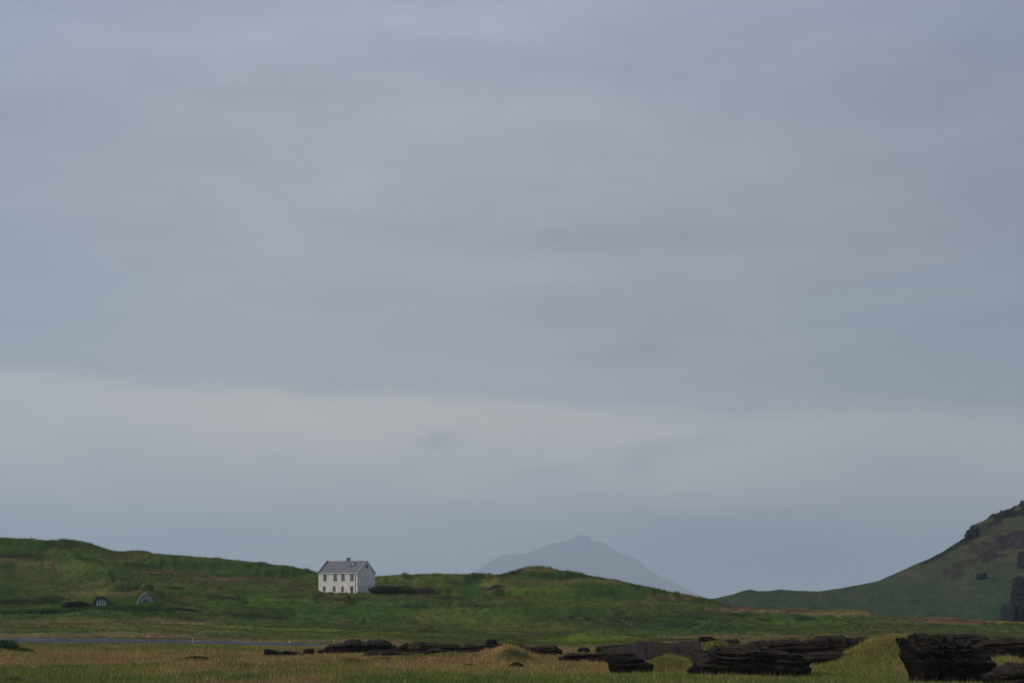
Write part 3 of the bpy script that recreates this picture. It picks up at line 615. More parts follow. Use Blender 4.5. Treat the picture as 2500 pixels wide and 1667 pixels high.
rock('broad base rock beneath the mushroom shaped black stone', [(1170, 1582), (1173, 1574), (1182, 1570), (1200, 1569), (1212, 1570), (1220, 1573), (1232, 1580)], 1590, 213, 1.4, seed=8)
rock('mushroom shaped black stone standing on top of the ridge', [(1184, 1572), (1187, 1566), (1189, 1559.5), (1200, 1559), (1211, 1559.5), (1213, 1566), (1214, 1571)], 1573, 212.5, .7, seed=9, rough=.8, square=.3)
rock('dark rock rising just behind the dry grass mound', [(1214, 1580), (1220, 1574), (1234, 1571), (1257, 1570), (1259, 1577), (1262, 1585)], 1592, 214, 1.4, seed=10)
rock('long flat tapering black rock right of the dry grass mound', [(1260, 1584), (1263, 1572), (1270, 1569.5), (1276, 1571), (1284, 1576), (1300, 1578), (1320, 1577), (1345, 1574), (1356, 1574), (1360, 1578), (1370, 1583), (1372, 1587)], 1596, 203, 1.6, seed=11, tilt=.03)
rock('small dark stone tucked under the dark green tussock', [(1238, 1632), (1242, 1622), (1252, 1617), (1264, 1615), (1274, 1619), (1280, 1624)], 1634, 165, .6, seed=12)
rock('tiny red brown stone on the tan grass left of the big rock field', [(1410, 1584), (1413, 1580), (1422, 1579), (1433, 1580), (1440, 1585)], 1587, 208, .5, MROCKB, seed=13)
rock('low dark shelf of rock half buried in grass left of the overhanging rock', [(1366, 1603), (1378, 1597), (1398, 1592), (1415, 1594), (1440, 1594), (1480, 1593), (1500, 1598)], 1608, 178, 1.0, MROCKB, seed=14)
rock('thin jagged ledge of rock behind the overhanging rock', [(1453, 1584), (1459, 1576), (1470, 1575), (1500, 1572), (1530, 1570.5), (1556, 1568), (1570, 1572)], 1592, 206, 1.6, seed=15, tilt=.05)
rock('wide brown slope of layered rock across the middle of the rock field', [(1470, 1592), (1480, 1583), (1520, 1578), (1552, 1568), (1560, 1562), (1570, 1565), (1590, 1566), (1611, 1566), (1640, 1568), (1690, 1566.5), (1730, 1563), (1770, 1566), (1800, 1570), (1830, 1578)], 1622, 190, 7.5, MROCKB, seed=16, under=-.9, tilt=.03, square=.9, rough=1.0)
rock('stacked flat stone perched on the skyline of the rock field', [(1703, 1567), (1706, 1558), (1709, 1553), (1722, 1552.5), (1738, 1552.5), (1741, 1556), (1746, 1559), (1752, 1562)], 1570, 191, .9, seed=17, rough=.8, square=.35)
rock('short black rock beside the stacked flat stone', [(1768, 1568), (1773, 1560), (1785, 1558.5), (1800, 1559.5), (1805, 1564), (1808, 1570)], 1575, 192, .9, seed=18)
rock('overhanging black rock with a pointed prow at its left end', [(1468, 1620), (1474, 1607), (1486, 1597), (1500, 1589), (1520, 1587), (1540, 1591), (1556, 1600), (1575, 1610), (1600, 1626)], 1642, 153, 2.0, seed=19, under=.5, tilt=.02, rough=1.2, ll=.9, lr=.3, endround=.6)
rock('huge black rock with a shaded overhanging face in the middle of the rock field', [(1680, 1632), (1692, 1618), (1712, 1610), (1730, 1600), (1742, 1583), (1746, 1576), (1760, 1576), (1790, 1578), (1820, 1573), (1850, 1572), (1880, 1580), (1905, 1588), (1935, 1596), (1962, 1602), (1980, 1612), (1985, 1622)], 1652, 149, 2.6, seed=20, under=.45, tilt=-.05, rough=1.3, lr=.3)
rock('long brown slab tilted up to a blunt right end', [(1790, 1580), (1810, 1572), (1840, 1566), (1856, 1559.5), (1880, 1561), (1922, 1559), (1960, 1561), (1990, 1557), (2000, 1553), (2030, 1551), (2050, 1549.5), (2062, 1550), (2070, 1556), (2074, 1570), (2080, 1576)], 1600, 182, 2.6, MROCKB, seed=22, under=.1, tilt=.06, rough=1.2, endround=.2)
rock('low dark slab with a rounded nose below the long brown slab', [(1930, 1604), (1960, 1597), (1990, 1592), (2030, 1590), (2055, 1591), (2070, 1594), (2080, 1601)], 1621, 168, 1.6, MROCKB, seed=23, under=.3, endround=.2)
rock('dark bank of rock along the skyline behind the green grass mound', [(2066, 1572), (2074, 1556), (2110, 1555), (2145, 1553), (2152, 1548), (2180, 1547), (2205, 1550), (2230, 1560)], 1590, 196, 2.0, MROCKB, seed=24)
rock('massive black layered rock beside the green grass mound', [(2184, 1607), (2188, 1596), (2195, 1570), (2196, 1560), (2206, 1555), (2240, 1553), (2275, 1552), (2300, 1555), (2330, 1560), (2370, 1580), (2390, 1595), (2412, 1606), (2428, 1625)], 1690, 136, 3.0, seed=25, under=.55, tilt=-.04, rough=1.4, endround=.12, ll=1.5)
rock('dark flat topped rock on the skyline behind the massive rock', [(2290, 1560), (2299, 1549), (2322, 1546), (2345, 1545), (2370, 1547), (2395, 1549), (2408, 1554), (2420, 1562)], 1585, 180, 2.0, seed=26)
rock('dark layered rock cut off by the right edge of the photo', [(2365, 1590), (2385, 1572), (2400, 1562), (2430, 1560), (2450, 1557), (2452, 1555), (2466, 1555), (2470, 1559), (2500, 1561), (2560, 1556), (2620, 1570)], 1612, 168, 2.4, seed=27, tilt=.08)
rock('black rock filling the bottom right corner of the photo', [(2400, 1650), (2440, 1630), (2456, 1620), (2470, 1617), (2500, 1618), (2560, 1616), (2620, 1640)], 1700, 129, 2.2, seed=28, tilt=.05, endround=.2)
rock('thin dark ledge of soil in dry grass below the left hand stake', [(422, 1609), (440, 1606), (460, 1602), (472, 1600), (490, 1601), (508, 1602)], 1609, 190, .4, seed=29, group='dark lava rocks in the meadow')  # a dark soil ledge in a dip, shaped and coloured as rock

# crags on the right hill
def crag(label, top, bot, depth, seed):
    cx_ = (top[0][0] + top[-1][0]) / 2; hp_ = hill_surface(min(cx_, 2560), bot)
    rock(label, top, bot, float(hp_[1]), depth, MCRAG, seed, .1, 'rock outcrops on the green hill', 4.2, 0, .25, 'crag', 'rock outcrop')
crag('small dark rock alone in the middle of the green hillside', [(2385, 1410), (2388, 1403), (2396, 1399), (2406, 1398), (2408, 1408)], 1412, 3, 31)
crag('big rounded crag at the foot of the green hill by the right edge', [(2446, 1505), (2447, 1488), (2453, 1477), (2466, 1473), (2480, 1473), (2492, 1480), (2500, 1490), (2504, 1505)], 1513, 7, 32)
crag('jagged crag directly above the big rounded one', [(2470, 1472), (2471, 1448), (2478, 1442), (2492, 1443), (2510, 1450), (2540, 1455), (2570, 1482)], 1486, 6, 33)
crag('middle crag of those stacked up the right edge of the photo', [(2474, 1424), (2478, 1412), (2490, 1409), (2520, 1411), (2545, 1430)], 1436, 5, 34)
crag('highest crag at the right edge of the photo', [(2486, 1382), (2487, 1358), (2492, 1350), (2520, 1350), (2540, 1382)], 1384, 5, 35)
def rib(label, top, bot, Y, d, sd): rock(label, top, bot, Y, d, MCRAG, sd, .1, 'rock outcrops on the green hill', 2.2, 0, .2, 'crag', 'rock outcrop')
rib('ragged dark rib of rock along the upper skyline of the green hill', [(2412, 1266), (2420, 1258.5), (2432, 1254), (2440, 1252.5), (2447, 1248), (2458, 1245), (2470, 1244)], 1285, 949, 5, 37)
rib('highest dark rock rib on the skyline at the right edge of the photo', [(2462, 1246), (2470, 1240.5), (2480, 1236), (2486, 1233), (2490, 1228), (2500, 1224.5), (2530, 1212), (2560, 1200), (2600, 1190)], 1262, 968, 6, 38)
crag('dark cliff nose jutting from the skyline of the green hill', [(2355, 1312), (2357, 1305), (2362, 1298), (2368, 1294), (2373, 1286), (2380, 1284), (2385, 1288), (2389, 1294)], 1308, 3.5, 36)

# ------------------------------------------------------------------ grass
def tufts(name, X, Y, Zb, cols, h, wd, blades, lean=.35, mat=MLEAF, kind='stuff', label=None, cat=None, parent=None, tn=False):
    n = len(X); X0, Y0 = X, Y; B = blades
    X = np.repeat(X, B); Y = np.repeat(Y, B); Zb = np.repeat(Zb, B); h = np.repeat(h, B) * rng.uniform(.6, 1.15, n * B); wd = np.repeat(wd, B) * rng.uniform(.6, 1.3, n * B)
    spread = wd * 1.6
    bx = X + rng.normal(0, 1, n * B) * spread; by = Y + rng.normal(0, 1, n * B) * spread
    a = rng.uniform(-1.1, 1.1, n * B)
    dx, dy = np.cos(a) * wd / 2, np.sin(a) * wd / 2
    lx = rng.normal(.10, lean, n * B) * h; ly = rng.normal(0, lean, n * B) * h
    v = np.empty((n * B, 3, 3), np.float32)
    v[:, 0] = np.stack([bx - dx, by - dy, Zb - .04], 1); v[:, 1] = np.stack([bx + dx, by + dy, Zb - .04], 1)
    v[:, 2] = np.stack([bx + lx, by + ly, Zb + h], 1)
    f = np.arange(n * B * 3).reshape(-1, 3)
    c = np.repeat(cols, B, 0) * np.exp(rng.normal(0, .38, (n * B, 1)))
    c = np.repeat(c, 3, 0)
    o = mesh_obj(name, v.reshape(-1, 3), f, MLEAFH if tn else mat, parent=parent, cols=c)
    if tn:
        e = .7; gx = (ground_z(X0 + e, Y0) - ground_z(X0 - e, Y0)) / (2 * e); gy = (ground_z(X0, Y0 + e) - ground_z(X0, Y0 - e)) / (2 * e)
        nn = np.stack([-gx, -gy, np.ones_like(gx)], 1); nn /= np.linalg.norm(nn, axis=1)[:, None]
        nn = np.repeat(nn, B, 0) + rng.normal(0, .16, (n * B, 3)); nn /= np.linalg.norm(nn, axis=1)[:, None]
        at_ = o.data.attributes.new('TN', 'FLOAT_VECTOR', 'POINT'); at_.data.foreach_set('vector', np.repeat(nn, 3, 0).astype(np.float32).ravel())
    if kind: tag(o, label, cat, kind=kind)
    return o
def scatter(n, y0, y1, pw, smin=-.285, smax=.285):
    """n points, density falling with distance as Y**-pw"""
    u = rng.uniform(0, 1, n); k = 2 - pw
    Y = (y0 ** k + u * (y1 ** k - y0 ** k)) ** (1 / k) if abs(k) > 1e-6 else y0 * (y1 / y0) ** u
    s = rng.uniform(smin, smax, n)
    return s * Y, Y
def keep_off_rocks(X, Y):
    m = np.ones(len(X), bool)
    for (a, b, c, d, t) in ROCKS:
        if d > 300: continue
        cx_, cy_ = (a + b) / 2, (c + d) / 2; rx, ry = (b - a) / 2, (d - c) / 2
        m &= (((X - cx_) / rx) ** 4 + ((Y - cy_) / (ry * .85)) ** 2) > 1
    return m
X, Y = scatter(190000, 122, 279, 1.4)
m = keep_off_rocks(X, Y); X, Y = X[m], Y[m]
zb = ground_z(X, Y); cc = turf_colour(X, Y, zb)
hN = .24 * (1 + .5 * fbm(X * .5, Y * .3, o=2, seed=71)) + rng.exponential(.05, len(X))
hN = np.clip(hN, .1, .55) * np.interp(Y, [262, 278], [1, .35])
tufts('meadow_grass', X, Y, zb, cc * 1.25, hN, np.full(len(X), .045), 4, label='dry tan and green meadow grass', cat='grass')
# pale seed stalks
X, Y = scatter(27000, 124, 250, 1.8)
cl = smooth(fbm(X * .35, Y * .2, o=3, seed=72) * 2 + .45); m = (rng.uniform(0, 1, len(X)) < cl); X, Y = X[m], Y[m]
zb = ground_z(X, Y)
tufts('seed_stalks', X, Y, zb, np.tile(np.array([.26, .18, .10]), (len(X), 1)), rng.uniform(.4, .8, len(X)), np.full(len(X), .03), 1, .12, label='pale seed stalks over the meadow', cat='grass')
# hillside grass
X, Y = scatter(230000, 291, 606, 0.6, -.29, .29)
crY = np.interp(X / Y, cs, crest[:, 1]); m = Y < crY + 4; X, Y = X[m], Y[m]
zb = ground_z(X, Y); cc = turf_colour(X, Y, zb); m = cc.sum(1) > .06; X, Y, zb, cc = X[m], Y[m], zb[m], cc[m]
hN = np.interp(Y, [291, 330, 600], [.10, .16, .30]) * (1 + .6 * fbm(X * .12, Y * .1, o=3, seed=73))
tufts('hill_grass', X, Y, zb, cc * 1.2, np.clip(hN, .06, .6), np.interp(Y, [290, 600], [.08, .17]), 3, .5, tn=True, label='green turf grass on the hills', cat='grass')
# ragged grass along the skyline of the hills
s = rng.uniform(-.285, .285, 26000); cY = np.interp(s, cs, crest[:, 1]); Y = cY + rng.uniform(-3.5, 1.5, len(s)); X = s * Y
zb = ground_z(X, Y); cc = turf_colour(X, Y, zb)
cl = .35 + .65 * smooth(fbm(X * .25, Y * 0, o=3, seed=74) * 2 + .4)
tufts('skyline_grass', X, Y, zb, cc, .75 * cl, np.full(len(X), .10), 2, .18, label='ragged grass along the hill crest', cat='grass')
# tall lush growth below the arched cellar fronts
n = 15000; t = rng.uniform(0, 1, n); pxx = -60 + 480 * t
yy = np.interp(pxx, [-60, 60, 200, 330, 420], [398, 400, 408, 414, 418]) + rng.uniform(-6, 6, n)
X = np.array([(p - CX) / F / 1.0085 for p in pxx]) * yy; Y = yy
edge = smooth(np.minimum(t, 1 - t) / .06)
zb = ground_z(X, Y); tufts('tall_grass', X, Y, zb, np.tile(LUSH * 1.7, (n, 1)) * (1 + .3 * fbm(X * .3, Y * .3, o=2, seed=75)[:, None]),
    (.55 + .5 * fbm(X * .3, Y * .2, o=3, seed=76)) * edge + .15, np.full(n, .12), 3, .35, tn=True, label='tall lush green growth below the arched cellar fronts', cat='grass')
# grass on the mounds and rock ledges
for (pc, pyc, Yc, rx, ry, n_, col, hh_) in [(1748, 1573, 178, .7, .6, 500, YGR, .4), (1732, 1582, 160, .35, .3, 260, YGR, .3), (2150, 1590, 166, 4.2, 5, 12000, YGR * .7 + TAN * .3, .5), (2330, 1584, 156, .7, .3, 300, YGR, .2),
                                             (2445, 1612, 150, 1.6, 1.2, 1500, YGR, .35), (1640, 1612, 158, 2.0, 2.2, 3400, YGR * .8 + TAN * .15, .6), (1012, 1580, 205, .4, .3, 160, OLV * .8, .25), (1262, 1604, 178, 1.3, 2.0, 2200, DKG * 1.3, .4), (1335, 1604, 176, 2.2, 2, 1500, YGR, .3),
        (858, 1614, 181, .9, 1.4, 700, SCRUB_SHADOW * 1.8, .35), (790, 1616, 180, .7, 1.0, 300, LUSH * .6, .3), (600, 1622, 172, .5, .8, 240, SCRUB_SHADOW * 1.8, .38), (570, 1624, 170, 1.6, 1.4, 500, LUSH * .8, .3), (32, 1664, 138, .45, .5, 260, SCRUB_SHADOW * 2, .35), (1143, 1624, 172, .35, .5, 160, SCRUB_SHADOW * 1.8, .3), (250, 1579, 240, 4, 1.6, 800, SCRUB_SHADOW * 2, .3), (130, 1628, 168, 1.8, 1.4, 900, LUSH * .8, .22)]:
    x0 = P(pc, pyc, Yc)[0]; a_ = rng.uniform(0, 2 * math.pi, n_); r_ = np.abs(rng.normal(0, .55, n_))
    X = x0 + np.cos(a_) * r_ * rx; Y = Yc + np.sin(a_) * r_ * ry
    onrock = pc in (1748, 1732, 2330, 1012)
    if onrock: zb = np.full(n_, P(pc, pyc, Yc)[2]) - rng.uniform(0, .12, n_)
    else:
        m = keep_off_rocks(X, Y); X, Y = X[m], Y[m]; zb = ground_z(X, Y)
    base_c = (np.tile(col, (len(X), 1)) if onrock else .5 * np.tile(col, (len(X), 1)) + .5 * turf_colour(X, Y, zb)) * (1 + .3 * fbm(X * 1.5, Y, o=2, seed=77)[:, None])
    tufts('tussock_grass', X, Y, zb, base_c * 1.25, np.full(len(X), hh_), np.full(len(X), .05), 4, .4, label='thick tussock grass among the dark rocks', cat='grass')
n_ = 2600; pxs = rng.uniform(905, 1046, n_); Y = 490.35 + rng.normal(0, .16, n_); X = (pxs - CX) / F / 1.0085 * Y
zt_ = np.array([P(p, np.interp(p, [904, 909, 1000, 1046], [1442, 1434, 1436, 1450]), 491)[2] for p in pxs]) - rng.exponential(.28, n_) - .1
tufts('bank_grass', X, Y, zt_, np.tile(YGR * .5 + GRN * .5, (n_, 1)), np.full(n_, .32), np.full(n_, .12), 2, .6, tn=True, label='grass hanging over the dark earth bank', cat='grass')
# white wildflowers on the slope
FX, FY, FZ = [], [], []
for (pc, pyc, rx, n_) in [(1440, 1509, 14, 26), (1402, 1508, 6, 7), (1535, 1522, 16, 40), (1500, 1530, 30, 14), (1720, 1521, 34, 60), (1690, 1535, 10, 14), (1615, 1553, 10, 26), (1640, 1556, 18, 24), (1745, 1512, 8, 14), (1590, 1497, 6, 4), (1838, 1549.5, 2, 4)]:
    for _ in range(int(n_ * .6)):
        pp = rng.normal(pc, rx * .6); yy_ = rng.normal(pyc, 3.0)
        # walk the ray until it meets the slope
        Yq = np.arange(300, 520, .5); q = P(pp, yy_, 1.0); gx = q[0] * Yq; gzv = CAMZ + (q[2] - CAMZ) * Yq
        hit = np.nonzero(ground_z(gx, Yq) > gzv)[0]
        if len(hit): FX.append(gx[hit[0]]); FY.append(Yq[hit[0]]); FZ.append(gzv[hit[0]])
FX, FY, FZ = map(np.array, (FX, FY, FZ))
tufts('wildflowers', FX, FY, FZ + .1, np.tile(np.array([.26, .28, .17]), (len(FX), 1)), np.full(len(FX), .26), np.full(len(FX), .13), 1, .3, label='white wildflowers dotted over the green slope', cat='flowers')

# ------------------------------------------------------------------ bushes
def leaf_clump(n, rx, ry, rz_, size, col, seed=0, lumps=9):
    r2 = np.random.default_rng(seed)
    cs_ = r2.uniform(-.55, .55, (lumps, 2)); ls = r2.uniform(.45, .75, lumps); k = r2.integers(0, lumps, n)
    d = r2.normal(0, 1, (n, 3)); d /= np.linalg.norm(d, axis=1)[:, None]; rad = r2.uniform(.55, 1, n) ** .5
    p = d * rad[:, None] * ls[k][:, None]; p[:, :2] += cs_[k]; p[:, 2] = np.abs(p[:, 2]) * 1.1
    p *= np.array([rx, ry, rz_ * 1.25])
    t1 = r2.normal(0, 1, (n, 3)); t1 /= np.linalg.norm(t1, axis=1)[:, None]; t2 = np.cross(t1, r2.normal(0, 1, (n, 3))); t2 /= np.linalg.norm(t2, axis=1)[:, None]
    sz = size * r2.uniform(.6, 1.3, (n, 1))
    v = np.stack([p - t1 * sz, p + t2 * sz * .5, p + t1 * sz, p - t2 * sz * .5], 1).reshape(-1, 3)
    c = np.repeat(np.tile(col, (n, 1)) * r2.uniform(.6, 1.4, (n, 1)), 4, 0)
    return v, np.arange(n * 4).reshape(-1, 4), c
MWOOD = plain('shrub_wood', (.06, .045, .03), .9, .1, 12, .4)
def bush(label, pc, pyb, Yc, rx, ry, rz_, n_, size, col, seed):
    x0 = P(pc, pyb, Yc)[0]; z0 = gz(x0, Yc)
    r_ = empty('bush', (x0, Yc, z0)); tag(r_, label, 'bush')
    v, f_, c_ = leaf_clump(n_, rx, ry, rz_, size, col, seed)
    mesh_obj('foliage', v, f_, MLEAF, r_, cols=c_)
    bm = bmesh.new(); r2 = random.Random(seed)
    for k in range(9):
        a_ = r2.uniform(0, 6.28); e = Vector((math.cos(a_) * rx * .5 * r2.random(), math.sin(a_) * ry * .5 * r2.random(), rz_ * .8))
        s_ = Vector((e.x * .2, e.y * .2, -.1)); d = (e - s_)
        res = bmesh.ops.create_cone(bm, segments=6, radius1=.035 * rz_, radius2=.012, depth=d.length, cap_ends=True)
        mat_ = Matrix.Translation((s_ + e) / 2) @ d.to_track_quat('Z', 'Y').to_matrix().to_4x4()
        bmesh.ops.transform(bm, matrix=mat_, verts=res['verts'])
    me = bpy.data.meshes.new('branches'); bm.to_mesh(me); bm.free(); me.materials.append(MWOOD)
    o = bpy.data.objects.new('branches', me); sc.collection.objects.link(o); o.parent = r_
    return r_
bush('dense dark green bush at the left edge beside the road', 8, 1590, 217, 2.0, 1.6, 1.15, 5200, .09, np.array([.022, .062, .012]), 1)
bush('low straggly green bush just right of the dense dark bush', 58, 1592, 214, 1.0, .9, .55, 1500, .08, np.array([.035, .07, .018]), 2)
bush('dark scrub bush left of the arched glass front', 190, 1487, 428, 3.2, 1.8, 1.35, 3600, .16, np.array([.014, .018, .014]), 3)

# ------------------------------------------------------------------ box / bar helpers for built things
def bx(bm, x0, x1, y0, y1, z0, z1):
    vs = [bm.verts.new(c) for c in ((x0, y0, z0), (x1, y0, z0), (x1, y1, z0), (x0, y1, z0), (x0, y0, z1), (x1, y0, z1), (x1, y1, z1), (x0, y1, z1))]
    for q in ((0, 3, 2, 1), (4, 5, 6, 7), (0, 1, 5, 4), (1, 2, 6, 5), (2, 3, 7, 6), (3, 0, 4, 7)): bm.faces.new([vs[i] for i in q])
def fin(name, bm, mat, parent=None):
    bmesh.ops.recalc_face_normals(bm, faces=bm.faces)
    me = bpy.data.meshes.new(name); bm.to_mesh(me); bm.free(); me.materials.append(mat)
    o = bpy.data.objects.new(name, me); sc.collection.objects.link(o)
    if parent: o.parent = parent
    return o

# ------------------------------------------------------------------ house
HA = math.asin(3.9 / 7.0); HW = 12.1; HD = 7.0; HYc = 486.0
ppm = F / HYc / 1.0085
cx0, cy0, _ = P(872, 1452, HYc)                 # nearest (front right) corner
zbase = P(872, 1454, HYc)[2] - .3; zg = P(872, 1451, HYc)[2]
house = empty('white_house', (cx0, cy0, zbase), -HA)
house_ground = zg
tag(house, 'white two storey house with grey roof and chimney alone on the green hillside', 'house')
# local frame: x along the front from right corner (0) to left (-HW); y into the house 0..HD; z from base
KF = F * 1.0085
def U(px_, v=0.0):
    k = (px_ - CX) / KF; c_, s_ = math.cos(HA), math.sin(HA); X0, Y0 = cx0 + v * s_, cy0 + v * c_
    return (k * Y0 - X0) / (c_ + k * s_)
def ZZ(py_): return P(800, py_, HYc + 3)[2] - zbase
def VG(px_):
    k = (px_ - CX) / KF; c_, s_ = math.cos(HA), math.sin(HA)
    return (k * cy0 - cx0) / (s_ - k * c_)
def wall_mat(name, c1, c2, dirt, dirt_amt, stain_scale=(2.2, 2.2, .35)):
    m, t, b = base_mat(name, .9, .1)
    n1 = noise_node(t, 1.2, 8, .7, mapscale=stain_scale)
    n2 = noise_node(t, .9, 6, .65)
    c = mixc(t, n2, (*c2, 1), (*c1, 1))
    r_ = N(t, 'ShaderNodeMapRange'); r_.inputs[1].default_value = .47; r_.inputs[2].default_value = .72; r_.inputs[4].default_value = dirt_amt
    L(t, n1, r_.inputs[0])
    L(t, mixc(t, r_.outputs[0], c, (*dirt, 1)), b.inputs['Base Color'])
    bump(t, b, n2, .3, .03)
    return m
MW = wall_mat('white_render', (.72, .68, .62), (.60, .56, .50), (.36, .32, .26), .6)
MWG = wall_mat('weathered_render', (.72, .72, .69), (.54, .54, .52), (.20, .20, .19), .95, (2.6, 2.6, .22))
MWL = wall_mat('grey_plinth_render', (.52, .53, .54), (.40, .41, .42), (.2, .2, .21), .7)
MGL = plain('window_glass', (.10, .13, .18), .08, .6)
MFR = plain('dark_timber', (.045, .052, .062), .6, .3)
MDOOR = plain('slate_door_paint', (.05, .058, .075), .6, .3, 3, .3)
MWHT = plain('white_trim', (.62, .61, .60), .6, .3, 4, .15)
MDK = plain('dark_opening', (.012, .012, .014), .9, .1)
m_, t_, b_ = base_mat('corrugated_iron', .55, .3)
wv = N(t_, 'ShaderNodeTexWave'); wv.inputs['Scale'].default_value = 1.6; wv.bands_direction = 'X'
gco = N(t_, 'ShaderNodeTexCoord'); L(t_, gco.outputs['Object'], wv.inputs['Vector'])
bump(t_, b_, wv.outputs[1], .5, .05)
L(t_, mixc(t_, noise_node(t_, 1.1, 6, .7, mapscale=(3, .5, .5)), (.125, .122, .128, 1), (.20, .196, .203, 1)), b_.inputs['Base Color'])
MROOF = m_
HE = ZZ(1398.5); HRz = ZZ(1369.5); TW = .28
FRONT = [(U(788.6), U(797.0), ZZ(1417.8), ZZ(1401)), (U(813.4), U(822.3), ZZ(1417.8), ZZ(1401)), (U(832.4), U(841.2), ZZ(1417.8), ZZ(1401)), (U(854.3), U(863.3), ZZ(1417.9), ZZ(1401.2)),
         (U(787.7), U(794.5), ZZ(1443), ZZ(1430.3)), (U(812), U(819), ZZ(1443.2), ZZ(1430.4)), (U(832.4), U(839.6), ZZ(1443.5), ZZ(1431))]
DOORR = (U(854.8), U(862), ZZ(1453.5), ZZ(1432.2))
def wall_panel(bm, u0, u1, z0, z1, holes, th_, axis, at_, inward):
    """wall sheet with real openings, built from cells; axis 'x' runs along x at y=at_"""
    us = sorted({u0, u1, *[h[0] for h in holes], *[h[1] for h in holes]}); zs = sorted({z0, z1, *[h[2] for h in holes], *[h[3] for h in holes]})
    cell = {}
    for i in range(len(us) - 1):
        for j in range(len(zs) - 1):
            um, zm = (us[i] + us[i + 1]) / 2, (zs[j] + zs[j + 1]) / 2
            cell[i, j] = not any(h[0] < um < h[1] and h[2] < zm < h[3] for h in holes)
    vc = {}
    def vert(i, j, d):
        if (i, j, d) not in vc:
            off = at_ + (inward * th_ if d else 0)
            vc[i, j, d] = bm.verts.new((us[i], off, zs[j]) if axis == 'x' else (off, us[i], zs[j]))
        return vc[i, j, d]
    for (i, j), on in cell.items():
        if not on: continue
        for d in (0, 1): bm.faces.new([vert(i, j, d), vert(i + 1, j, d), vert(i + 1, j + 1, d), vert(i, j + 1, d)])
        for (di, dj, e) in ((-1, 0, ((i, j), (i, j + 1))), (1, 0, ((i + 1, j), (i + 1, j + 1))), (0, -1, ((i, j), (i + 1, j))), (0, 1, ((i, j + 1), (i + 1, j + 1)))):
            if not cell.get((i + di, j + dj), False):
                (a1, b1), (a2, b2) = e
                bm.faces.new([vert(a1, b1, 0), vert(a2, b2, 0), vert(a2, b2, 1), vert(a1, b1, 1)])
bm = bmesh.new(); wall_panel(bm, -HW, 0, -1.5, HE, FRONT + [DOORR], TW, 'x', 0, 1)
# back and left walls join the front one
bx(bm, -HW, 0, HD - TW, HD, -1.5, HE)
fin('front_wall', bm, MW, house)
GW = [(VG(899.3), VG(903.2), ZZ(1442), ZZ(1433.8))]
zpl = ZZ(1428.5)
bm = bmesh.new(); wall_panel(bm, TW, HD - TW, zpl, HE, [], TW, 'y', 0, -1)
# triangular top with an attic opening: two thick halves around the hole
aw = (VG(893.2), VG(897.8), ZZ(1387.2), ZZ(1378)); mid = HD / 2
def zrk(v): return HE + (HRz - HE) * (1 - abs(v - mid) / mid)
def prism(bm, pts, xa, xb):
    a_ = [bm.verts.new((xa, p[0], p[1])) for p in pts]; b2 = [bm.verts.new((xb, p[0], p[1])) for p in pts]
    bm.faces.new(a_); bm.faces.new(b2[::-1])
    for i in range(len(pts)): bm.faces.new([a_[i], a_[(i + 1) % len(pts)], b2[(i + 1) % len(pts)], b2[i]])
e_ = .004
for gi, (xa, xb) in enumerate(((0, -TW), (-HW, -HW + TW))):
    if gi: fin('gable_wall', bm, MWG, house); bm = bmesh.new()
    prism(bm, [(0, HE + e_), (aw[0], HE + e_), (aw[0], zrk(aw[0])), (.0, HE + 2 * e_)], xa, xb)
    prism(bm, [(aw[0], HE + e_), (aw[1], HE + e_), (aw[1], aw[2]), (aw[0], aw[2])], xa, xb)
    prism(bm, [(aw[1], HE + e_), (HD, HE + e_), (HD, HE + 2 * e_), (aw[1], zrk(aw[1]))], xa, xb)
    top_ = [(aw[0], aw[3]), (aw[1], aw[3]), (aw[1], zrk(aw[1]))]
    if aw[0] < mid < aw[1]: top_.append((mid, HRz))
    top_.append((aw[0], zrk(aw[0])))
    prism(bm, top_, xa, xb)
fin('far_gable_wall', bm, MW, house)
bm = bmesh.new(); wall_panel(bm, TW, HD - TW, -1.5, zpl - .003, GW, TW, 'y', .02, -1); fin('gable_base', bm, MWL, house)
bm = bmesh.new(); bx(bm, -HW, -HW + TW, TW, HD - TW, -1.5, HE); fin('left_wall', bm, MW, house)
# corner strip, lighter, and dark drainpipe
bm = bmesh.new(); bx(bm, -.62, -.52, -.10, -.004, 0, HE - .1); bx(bm, -.64, -.50, -.12, -.004, HE * .5, HE * .5 + .06); fin('drainpipe', bm, MFR, house)
bm = bmesh.new(); bx(bm, .0, .035, 0, .45, -.5, HE); fin('corner_strip', bm, MWHT, house)
# roof
rt = .16; ov = .18; rake = .22
roof = empty('roof', (0, 0, 0)); roof.parent = house
def slab(bm, y0, z0, y1, z1, xa, xb, t):
    n_ = Vector((0, -(z1 - z0), (y1 - y0))).normalized() * t
    if n_.z < 0: n_ = -n_
    pts = [(y0, z0), (y1, z1), (y1 + n_.y, z1 + n_.z), (y0 + n_.y, z0 + n_.z)]
    prism(bm, pts, xa, xb)
sl_m = (HRz - HE) / mid
roof_me = bmesh.new()
slab(roof_me, -ov, HE - ov * sl_m + .01, mid - .004, HRz + .006, .0, -HW, rt)
slab(roof_me, HD + ov, HE - ov * sl_m + .01, mid + .004, HRz + .006, .0, -HW, rt)
bpy.data.objects.remove(roof)
roof = fin('roof', roof_me, MROOF, house)
bm = bmesh.new(); 
for sgn in (0, 1):
    y0 = -ov if not sgn else HD + ov
    slab(bm, y0, HE - ov * sl_m - .08, mid, HRz - .02, .004, .11, rt + .16)
fin('right_bargeboard', bm, MWHT, roof)
bm = bmesh.new()
